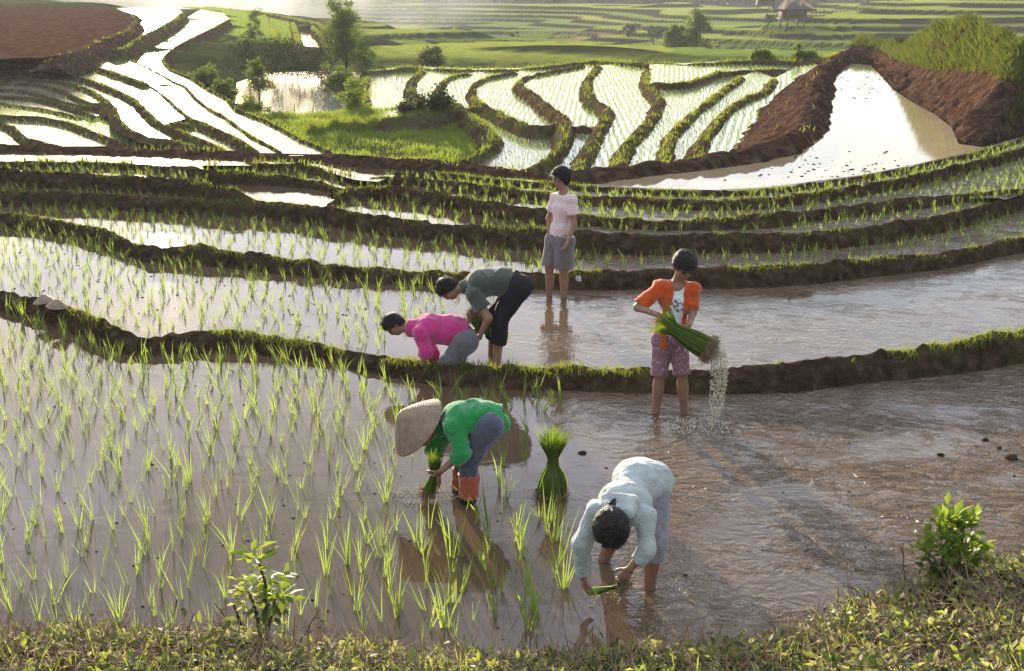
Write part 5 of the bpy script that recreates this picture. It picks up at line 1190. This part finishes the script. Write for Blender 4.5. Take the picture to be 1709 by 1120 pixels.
# ---------------------------------------------------------------- huts on the far terraces
M['thatch'] = m_plain('thatch', (.13, .105, .085), (.085, .07, .06), .9, 3, .8, .1, .1); M['hutwood'] = m_plain('hut_wood', (.15, .11, .085), (.09, .065, .05), .85, 3, .6, .1, .05)
def boxv(c, s):
    c, s = np.asarray(c, float), np.asarray(s, float) / 2
    V = np.array([(x, y, z) for x in (-1, 1) for y in (-1, 1) for z in (-1, 1)]) * s + c
    return V, np.array([(0, 1, 3, 2), (4, 6, 7, 5), (0, 4, 5, 1), (2, 3, 7, 6), (0, 2, 6, 4), (1, 5, 7, 3)])
def hut(px, py, Y_, s, rot, label):
    b = P(px, py, Y_); root = empty('hut', b); root.rotation_euler = (0, 0, rot); tag(root, label, 'hut', 'huts on the far terraces')
    for x in (-1.15, 1.15):
        for y in (-.9, .9):
            V, Fq = boxv((x * s, y * s, .1 * s), (.16 * s, .16 * s, 1.3 * s)); mesh_np('leg', V, [Fq], M['hutwood'], root, False)
    V, Fq = boxv((0, 0, 1.4 * s), (2.7 * s, 2.2 * s, 1.3 * s)); mesh_np('wall', V, [Fq], M['hutwood'], root, False)
    V, Fq = boxv((0, 0, .67 * s), (3.0 * s, 2.5 * s, .14 * s)); mesh_np('floor', V, [Fq], M['hutwood'], root, False)
    V, Fq = boxv((-.35 * s, -1.12 * s, 1.35 * s), (.7 * s, .06 * s, 1.05 * s)); mesh_np('door', V, [Fq], M['thatch'], root, False)
    hx, hy = 2.15 * s, 1.85 * s; V = np.array([(-hx, -hy, 2.35), (hx, -hy, 2.35), (hx, hy, 2.35), (-hx, hy, 2.35), (-.75, 0, 3.75), (.75, 0, 3.75), (-hx, -hy, 2.2), (hx, -hy, 2.2), (hx, hy, 2.2), (-hx, hy, 2.2)]) * [1, 1, s]; V[:, 2] -= .55 * s; V[4:6, 0] *= s
    Fq = [np.array([(0, 1, 5, 4), (2, 3, 4, 5), (0, 1, 7, 6), (1, 2, 8, 7), (2, 3, 9, 8), (3, 0, 6, 9), (6, 7, 8, 9)]), np.array([(1, 2, 5), (3, 0, 4)])]
    mesh_np('roof', V, Fq, M['thatch'], root, False)
hut(1322, 40, 152, 1.0, .25, 'dark wooden hut on stilts with a hipped thatched roof on far terraces')
hut(1276, 14, 215, .95, .1, 'second hut further up the slope, mostly above the picture edge')
# far woodland crowns on the hill foot and scattered trees among the far fields
for k in range(26):
    px = random.uniform(560, 1709); py = random.choice([random.uniform(4, 14), random.uniform(60, 98)]); 
    Y_ = random.uniform(300, 340) if py < 20 else random.uniform(150, 210)
    b = P(px, py, Y_); g_ = gz(b[0], b[1])
    if abs(g_ - b[2]) > 3: continue
    h = random.uniform(1.6, 3.2) if py > 20 else random.uniform(3, 6)
    rt2 = empty('tree', (b[0], b[1], g_ - .1)); tag(rt2, 'small hazy tree dotted among the far green fields', 'tree', 'small trees among the far fields')
    bl = Bag(); m = 160; d = RNG.normal(0, 1, (m, 3)); d /= np.linalg.norm(d, axis=1)[:, None]
    p = d * (R(.2, 1, m) ** .5)[:, None] * [h * .42, h * .42, h * .38] + [0, 0, h * .6] + fbm(d * 2 + k, 2, 3)[:, None] * .4
    V, Fq = leaf_cards(p, R(.3, .7, m), R(0, 6.28, m), RNG.normal(.1, .5, m), .6); bl.add(V, Fq); bl.build('crown', [M['leaf_b']], rt2)
    V, Fq = tube(np.array([(0, 0, -.5), (.05, 0, h * .3), (0, 0, h * .7)]), [.1, .08, .03], 5); mesh_np('trunk', V, [Fq], M['bark'], rt2)
bl = Bag()
for k in range(1500):
    Y_ = random.uniform(335, 520); x_ = random.uniform(-.46, .46) * Y_; px, py, _ = proj(np.array([x_, Y_, gz(x_, Y_)]))
    if py > 26 or py < -25: continue
    h = random.uniform(3.5, 8); m = 26; d = RNG.normal(0, 1, (m, 3)); d /= np.linalg.norm(d, axis=1)[:, None]
    p = np.array([x_, Y_, gz(x_, Y_) + h * .5]) + d * R(.4, 1, m)[:, None] * [h * .5, h * .5, h * .5]
    V, Fq = leaf_cards(p, R(1.2, 2.4, m), R(0, 6.28, m), RNG.normal(.1, .5, m), .7); bl.add(V, Fq)
tag(bl.build('forest', [M['leaf_b']]), 'dark hazy woodland covering the foot of the far hill', 'woodland', kind='stuff')

t = NT('smoke'); pc = t.coord('Object'); n_ = t.noise(pc, .035, 4, .6, .6)
ln = t.n('ShaderNodeVectorMath', operation='LENGTH'); t.set(ln.inputs[0], t.map(pc, (1 / 62., 1 / 26., 1 / 11.)))
fall = t.math('SUBTRACT', 1.0, ln.outputs['Value'], True)
dn_ = t.math('MULTIPLY', t.math('MULTIPLY', t.math('MULTIPLY', fall, fall), t.ramp(n_, [(.36, (0, 0, 0)), (.62, (1, 1, 1))])), .055)
vv = t.n('ShaderNodeVolumePrincipled'); vv.inputs['Color'].default_value = (.95, .95, .97, 1); t.set(vv.inputs['Density'], dn_); vv.inputs['Anisotropy'].default_value = .3
M['smoke'] = t.done(None, vv.outputs[0])
V, Fq = boxv((0, 0, 0), (124, 52, 22)); c_ = P(430, -2, 250); sm = mesh_np('smoke', V, [Fq], M['smoke'], None, False); sm.location = c_; tag(sm, 'pale drifting smoke over the valley behind the left terraces', 'smoke', kind='stuff')
# ---------------------------------------------------------------- the near bank: turf slope with tangled undergrowth
EDGE = curve([(-400, 1082), (0, 1078), (150, 1072), (300, 1086), (420, 1084), (560, 1098), (700, 1112), (860, 1118), (1000, 1112), (1080, 1102), (1200, 1096), (1300, 1090), (1360, 1068), (1410, 1040), (1480, 1018), (1530, 1004), (1600, 992), (1660, 976), (1709, 966), (2200, 890)])
EDGE_0 = EDGE
EDGE = lambda x: EDGE_0(x) - 6 - 16 * np.clip((np.asarray(x, float) - 1250) / 300, 0, 1)
xs = np.arange(-400, 2150, 10.0); E = G(xs, EDGE(xs), 0.0); nv = 46; vv_ = np.linspace(-.06, 1, nv)
Vb = np.zeros((len(xs), nv, 3))
for j, v in enumerate(vv_):
    Vb[:, j, 0] = E[:, 0] * (1 - .25 * max(v, 0)); Vb[:, j, 1] = E[:, 1] - v * (E[:, 1] - 2.4)
    dist = E[:, 1] - Vb[:, j, 1]
    Vb[:, j, 2] = np.where(dist < 0, dist * 1.2, .06 * (1 - np.exp(-dist * 9)) + dist * .30)
right = np.clip((xs - 1250) / 350, 0, 1)[:, None]
hump = np.exp(-((vv_ * 4 - .75) / .6) ** 2)[None, :]
Vb[..., 2] += right * hump * .06
Vb[..., 2] += fbm(Vb * 3.5, 4, 31) * .11 * np.clip(vv_ * 10 + .4, 0, 1)[None, :] + fbm(Vb * 9, 3, 32) * .02
M['bank'] = m_earth('bank_soil', (.012, .008, .005), (.042, .026, .016), (.11, .075, .045), 9, 1.0)
o = mesh_np('near_bank', Vb.reshape(-1, 3), [grid_faces(len(xs), nv)], M['bank']); tag(o, kind='structure')
flat_ = Vb[:, 2:].reshape(-1, 3); px, py, _ = proj(flat_); NEAR = flat_[(px > -80) & (px < 1790) & (py < 1150)]; WIDE = flat_[((px <= -80) | (px >= 1790) | (py >= 1150)) & (px > -420) & (px < 2350) & (py < 1500)]
M['weed_g'] = m_leaf('weed_green', (.15, .19, .03), (.28, .31, .05), (.42, .48, .06), .45, 5, rough=.6, spec=.2); M['weed_y'] = m_leaf('weed_yellow', (.30, .30, .10), (.45, .40, .17), (.6, .58, .18), .4, 5, rough=.6, spec=.2)
M['weed_d'] = m_leaf('weed_dark', (.035, .055, .018), (.07, .085, .025), (.12, .16, .03), .3, 5, rough=.6, spec=.2); M['straw_dry'] = m_plain('dry_litter', (.30, .20, .12), (.15, .09, .055), .85, 12, .3)
mats = [M['weed_g'], M['weed_y'], M['weed_d'], M['straw_dry']]
bag = Bag(); n = 16500; p = np.concatenate([NEAR[RNG.integers(0, len(NEAR), n)], WIDE[RNG.integers(0, len(WIDE), 16000)]]); n = len(p); p = p + np.column_stack([RNG.normal(0, .03, n), RNG.normal(0, .03, n), np.abs(RNG.normal(0, .035, n))])
cl = fbm(p * 3, 3, 51); px, py, _ = proj(p); rt = np.clip((px - 1250) / 300, 0, 1)
p[:, 2] += np.clip(cl, 0, 1) * .12 * (.4 + rt)
keep = (cl > -.2) | (RNG.uniform(0, 1, n) < .25); p, cl, px, rt = p[keep], cl[keep], px[keep], rt[keep]; n = len(p)
sel = RNG.uniform(0, 1, n) + cl * .35
wl = np.clip((px - 250) / 200, 0, 1)     # the left end is drier
kind = np.where(sel < .36 + .14 * (1 - wl), 3, np.where(sel < .54, 1, np.where(sel < .70, 0, 2)))
for k in range(4):
    q = p[kind == k]; m = len(q)
    if k == 3: V, Fq = blades(q, R(.05, .2, m), R(.003, .008, m), R(0, 6.28, m), R(.9, 1.7, m), R(-.6, .6, m), 3, R(-1.5, 1.5, m))
    else: V, Fq = leaf_cards(q, R(.03, .075, m) * R(.7, 1.3, m), R(0, 6.28, m), RNG.normal(.25, .5, m), .42)
    bag.add(V, Fq, k)
m = 1600; q = NEAR[RNG.integers(0, len(NEAR), m)] + RNG.normal(0, .02, (m, 3)); V, Fq = blades(q, R(.06, .2, m), R(.004, .009, m), R(0, 6.28, m), R(.1, .9, m), R(0, 1.2, m), 3, R(-1, 1, m)); bag.add(V, Fq, 0)
m = 4200; q = NEAR[RNG.integers(0, len(NEAR), m)] + np.column_stack([0 * R(0, 1, m), 0 * R(0, 1, m), R(0, .08, m)]); V, Fq = blades(q, R(.06, .26, m), R(.0035, .008, m), R(0, 6.28, m), R(.3, 1.5, m), R(-.5, .9, m), 4, R(-1, 1, m)); bag.add(V, Fq, 3)
o = bag.build('undergrowth', mats); tag(o, 'tangled leafy weeds and dry stalks covering the near bank', 'undergrowth', kind='stuff')
def bank_z(x, y):
    d = np.abs(flat_[:, 0] - x) + np.abs(flat_[:, 1] - y); return float(flat_[d.argmin(), 2])
# broad-leaved sapling and shrub on the bank
M['broad'] = m_leaf('broad_leaf', (.09, .15, .018), (.16, .23, .03), (.38, .48, .05), .4, 8, rough=.5, spec=.2)
def shrub(px, py, Y_, label, stems, leaves, size, spread, cat='shrub', dark=True):
    b = P(px, py, Y_); root = empty('shrub', b); tag(root, label, cat)
    for st in stems:
        pts = np.array(st, float); V, Fq = tube(pts, np.linspace(.014, .006, len(pts)), 7); mesh_np('stem', V, [Fq], M['bark'], root)
    bl = Bag()
    for (c, r, m, sz, mi, up) in leaves:
        m = int(m * 1.8)
        d = RNG.normal(0, 1, (m, 3)); d /= np.linalg.norm(d, axis=1)[:, None]; q = np.array(c) + d * (r * R(.15, 1, m))[:, None]
        az = np.arctan2(d[:, 1], d[:, 0]) + RNG.normal(0, .5, m); V, Fq = leaf_cards(q, sz * R(.65, 1.3, m), az, RNG.normal(up, .4, m), .5, .3, RNG.normal(0, .7, m)); bl.add(V, Fq, mi)
    bl.build('leaves', [M['broad'], M['weed_d'], M['weed_y'], M['weed_g']], root); return root
Yb = float(G(440, 1066, .05)[1]) - .02
shrub(440, 1060, Yb, 'stumpy broad-leaved sapling sprouting at the water edge on the left', [[(-.02, 0, -.05), (-.03, .01, .1), (-.05, .0, .22), (-.08, 0, .30)], [(.02, 0, -.05), (.02, .02, .15), (.03, .0, .34), (.0, 0, .48)], [(.0, .02, -.05), (.05, .0, .12), (.09, .0, .27)], [(-.05, .02, -.05), (-.13, .0, .08), (-.16, 0, .2)]],
      [((-.02, 0, .50), .07, 9, .11, 0, .5), ((.05, 0, .37), .11, 16, .085, 0, .2), ((.10, 0, .27), .10, 16, .09, 0, .0), ((-.07, 0, .30), .10, 22, .055, 3, .2), ((-.10, .0, .24), .08, 26, .045, 2, .1), ((.04, .02, .2), .09, 18, .08, 1, -.4), ((.0, 0, .08), .16, 40, .05, 3, .3)], .08, .1)
Yb = float(G(1580, 975, .12)[1]) - .05
shrub(1582, 985, Yb, 'leafy green shrub with glossy upright leaves on the right bank', [[(-.05, 0, -.05), (-.06, 0, .18), (-.03, 0, .42)], [(.03, 0, -.05), (.05, 0, .2), (.05, 0, .46)], [(0, .03, -.05), (-.11, .03, .16), (-.17, .02, .28)], [(.06, 0, -.05), (.12, 0, .15), (.17, 0, .27)]],
      [((-.03, 0, .47), .10, 34, .085, 0, .9), ((.06, 0, .45), .09, 26, .085, 0, .9), ((-.08, -.02, .33), .13, 60, .07, 0, .5), ((.06, -.02, .32), .13, 60, .075, 0, .4), ((-.17, 0, .28), .07, 24, .06, 3, .4), ((.14, 0, .26), .09, 26, .075, 0, -.2), ((.08, .0, .15), .13, 70, .07, 1, .0), ((-.03, .0, .15), .13, 60, .06, 1, .2), ((-.1, -.03, .1), .1, 30, .055, 0, .3)], .08, .1)
# dead twigs on the bank
def twig(px, py, Y_, d, L, label, br=3):
    b = P(px, py, Y_); bgw = Bag(); d = nrm(d); pts = [np.zeros(3)]
    for k in range(6): pts.append(pts[-1] + (d + RNG.normal(0, .12, 3)) * L / 6)
    V, Fq = tube(np.array(pts), np.linspace(.006, .0025, 7), 5); bgw.add(V, Fq)
    for k in range(br):
        s_ = pts[2 + k % 4]; d2 = nrm(d + RNG.normal(0, .6, 3)); V, Fq = tube(np.array([s_, s_ + d2 * L * .18, s_ + d2 * L * .3 + [0, 0, -.01]]), [.003, .0025, .0015], 5); bgw.add(V, Fq)
    o = bgw.build('twig', [M['bark']], None, True); o.location = b; tag(o, label, 'twig', 'dead twigs on the near bank'); return o
for px, py, d, L, lb in ((1655, 965, (.8, .2, .5), .32, 'branched dead twig leaning right of the glossy shrub'), (1480, 1010, (-.7, .1, .3), .28, 'dead twig trailing left of the glossy shrub'), (500, 1072, (.5, .1, .8), .2, 'short dark twig beside the stumpy sapling'), (300, 1110, (.3, .05, .9), .34, 'thin bare stalk rising from the left bank'), (385, 1040, (-.5, .0, .7), .15, 'dark forked twig left of the stumpy sapling'), (1505, 985, (.02, .05, 1), .3, 'thin upright stalk left of the glossy shrub')):
    Y_ = float(G(px, min(py, float(EDGE(px)) + 18), .08)[1]); twig(px, py, Y_, d, L, lb)
# ---------------------------------------------------------------- sun, sky, camera
SUN_EL = math.radians(8.5)
_d = ray(235.0, YH); SUN_AZ = math.atan2(_d[0], _d[1])          # from +Y towards +X
sd = Vector((math.sin(SUN_AZ) * math.cos(SUN_EL), math.cos(SUN_AZ) * math.cos(SUN_EL), math.sin(SUN_EL)))
L_ = bpy.data.lights.new('sun', 'SUN'); L_.energy = 5.0; L_.angle = math.radians(.6); L_.color = (1, .86, .66)
lo = bpy.data.objects.new('sun', L_); link(lo); lo.rotation_euler = sd.to_track_quat('Z', 'Y').to_euler(); lo.location = sd * 50
w = bpy.data.worlds.new('World'); SC.world = w; w.use_nodes = True
nt = w.node_tree; nt.nodes.clear()
sky = nt.nodes.new('ShaderNodeTexSky'); sky.sky_type = 'NISHITA'; sky.sun_disc = False
sky.sun_elevation = SUN_EL; sky.sun_rotation = SUN_AZ; sky.air_density = 1.0; sky.dust_density = .8; sky.ozone_density = 1.5
bg = nt.nodes.new('ShaderNodeBackground'); bg.inputs[1].default_value = .1
ow = nt.nodes.new('ShaderNodeOutputWorld')
# broken cloud in the sky, seen only mirrored in the paddies
tc = nt.nodes.new('ShaderNodeTexCoord'); mp = nt.nodes.new('ShaderNodeMapping'); mp.inputs['Scale'].default_value = (1.6, 1.6, 4.5)
no = nt.nodes.new('ShaderNodeTexNoise'); no.inputs['Scale'].default_value = 2.2; no.inputs['Detail'].default_value = 5; no.inputs['Roughness'].default_value = .55
cr = nt.nodes.new('ShaderNodeValToRGB'); cr.color_ramp.elements[0].position = .36; cr.color_ramp.elements[1].position = .62
cr.color_ramp.elements[0].color = (0, 0, 0, 1); cr.color_ramp.elements[1].color = (.85, .85, .85, 1)
mx = nt.nodes.new('ShaderNodeMix'); mx.data_type = 'RGBA'
# cloud is brighter on the sun's side of the sky
dt = nt.nodes.new('ShaderNodeVectorMath'); dt.operation = 'DOT_PRODUCT'; dt.inputs[1].default_value = (sd.x, sd.y, sd.z)
m1 = nt.nodes.new('ShaderNodeMath'); m1.operation = 'MULTIPLY_ADD'; m1.inputs[1].default_value = .22; m1.inputs[2].default_value = .66
sz = nt.nodes.new('ShaderNodeSeparateXYZ'); mr = nt.nodes.new('ShaderNodeMapRange'); mr.inputs[1].default_value = .0; mr.inputs[2].default_value = .38; mr.inputs[3].default_value = .58; mr.inputs[4].default_value = 1.12
mm = nt.nodes.new('ShaderNodeMath'); mm.operation = 'MULTIPLY'
cl = nt.nodes.new('ShaderNodeVectorMath'); cl.operation = 'SCALE'; cl.inputs[0].default_value = (8.4, 8.9, 10.6)
for a, b in ((tc.outputs['Generated'], mp.inputs[0]), (tc.outputs['Generated'], dt.inputs[0]), (dt.outputs['Value'], m1.inputs[0]), (tc.outputs['Generated'], sz.inputs[0]), (sz.outputs[2], mr.inputs[0]), (m1.outputs[0], mm.inputs[0]), (mr.outputs[0], mm.inputs[1]), (mm.outputs[0], cl.inputs['Scale']), (cl.outputs[0], mx.inputs[7]), (mp.outputs[0], no.inputs['Vector']), (no.outputs['Fac'], cr.inputs[0]), (cr.outputs[0], mx.inputs[0]), (sky.outputs[0], mx.inputs[6]), (mx.outputs[2], bg.inputs[0]), (bg.outputs[0], ow.inputs[0])): nt.links.new(a, b)
cam = bpy.data.cameras.new('camera'); cam.sensor_width = 36; cam.lens = F / 1709 * 36; cam.clip_end = 5000; cam.clip_start = .05
co = bpy.data.objects.new('camera', cam); link(co); co.location = CAM; co.rotation_euler = (math.pi / 2 - TH, 0, 0); SC.camera = co
SC.view_settings.view_transform = 'Standard'; SC.view_settings.look = 'None'; SC.view_settings.exposure = 1.6; SC.view_settings.gamma = 1
SC.render.engine = 'CYCLES'; SC.cycles.use_denoising = True; SC.cycles.max_bounces = 6; SC.cycles.transparent_max_bounces = 8; SC.cycles.volume_bounces = 0
SC.cycles.caustics_reflective = False; SC.cycles.caustics_refractive = False; SC.cycles.sample_clamp_indirect = 6
# ---------------------------------------------------------------- the air
HZ0, HZ1 = -24.0, 33.0
bm_ = np.array([(x, y, z) for x in (-1250, 1250) for y in (-25, 1320) for z in (HZ0, HZ1)], float)
fc = np.array([(0, 1, 3, 2), (4, 6, 7, 5), (0, 4, 5, 1), (2, 3, 7, 6), (0, 2, 6, 4), (1, 5, 7, 3)])
t = NT('haze'); v = t.n('ShaderNodeVolumePrincipled'); v.inputs['Color'].default_value = (.95, .96, 1, 1); v.inputs['Density'].default_value = .0003; v.inputs['Anisotropy'].default_value = .2
M['haze'] = t.done(None, v.outputs[0])
hz = mesh_np('haze', bm_, [fc], M['haze'], smooth=False); tag(hz, kind='stuff')
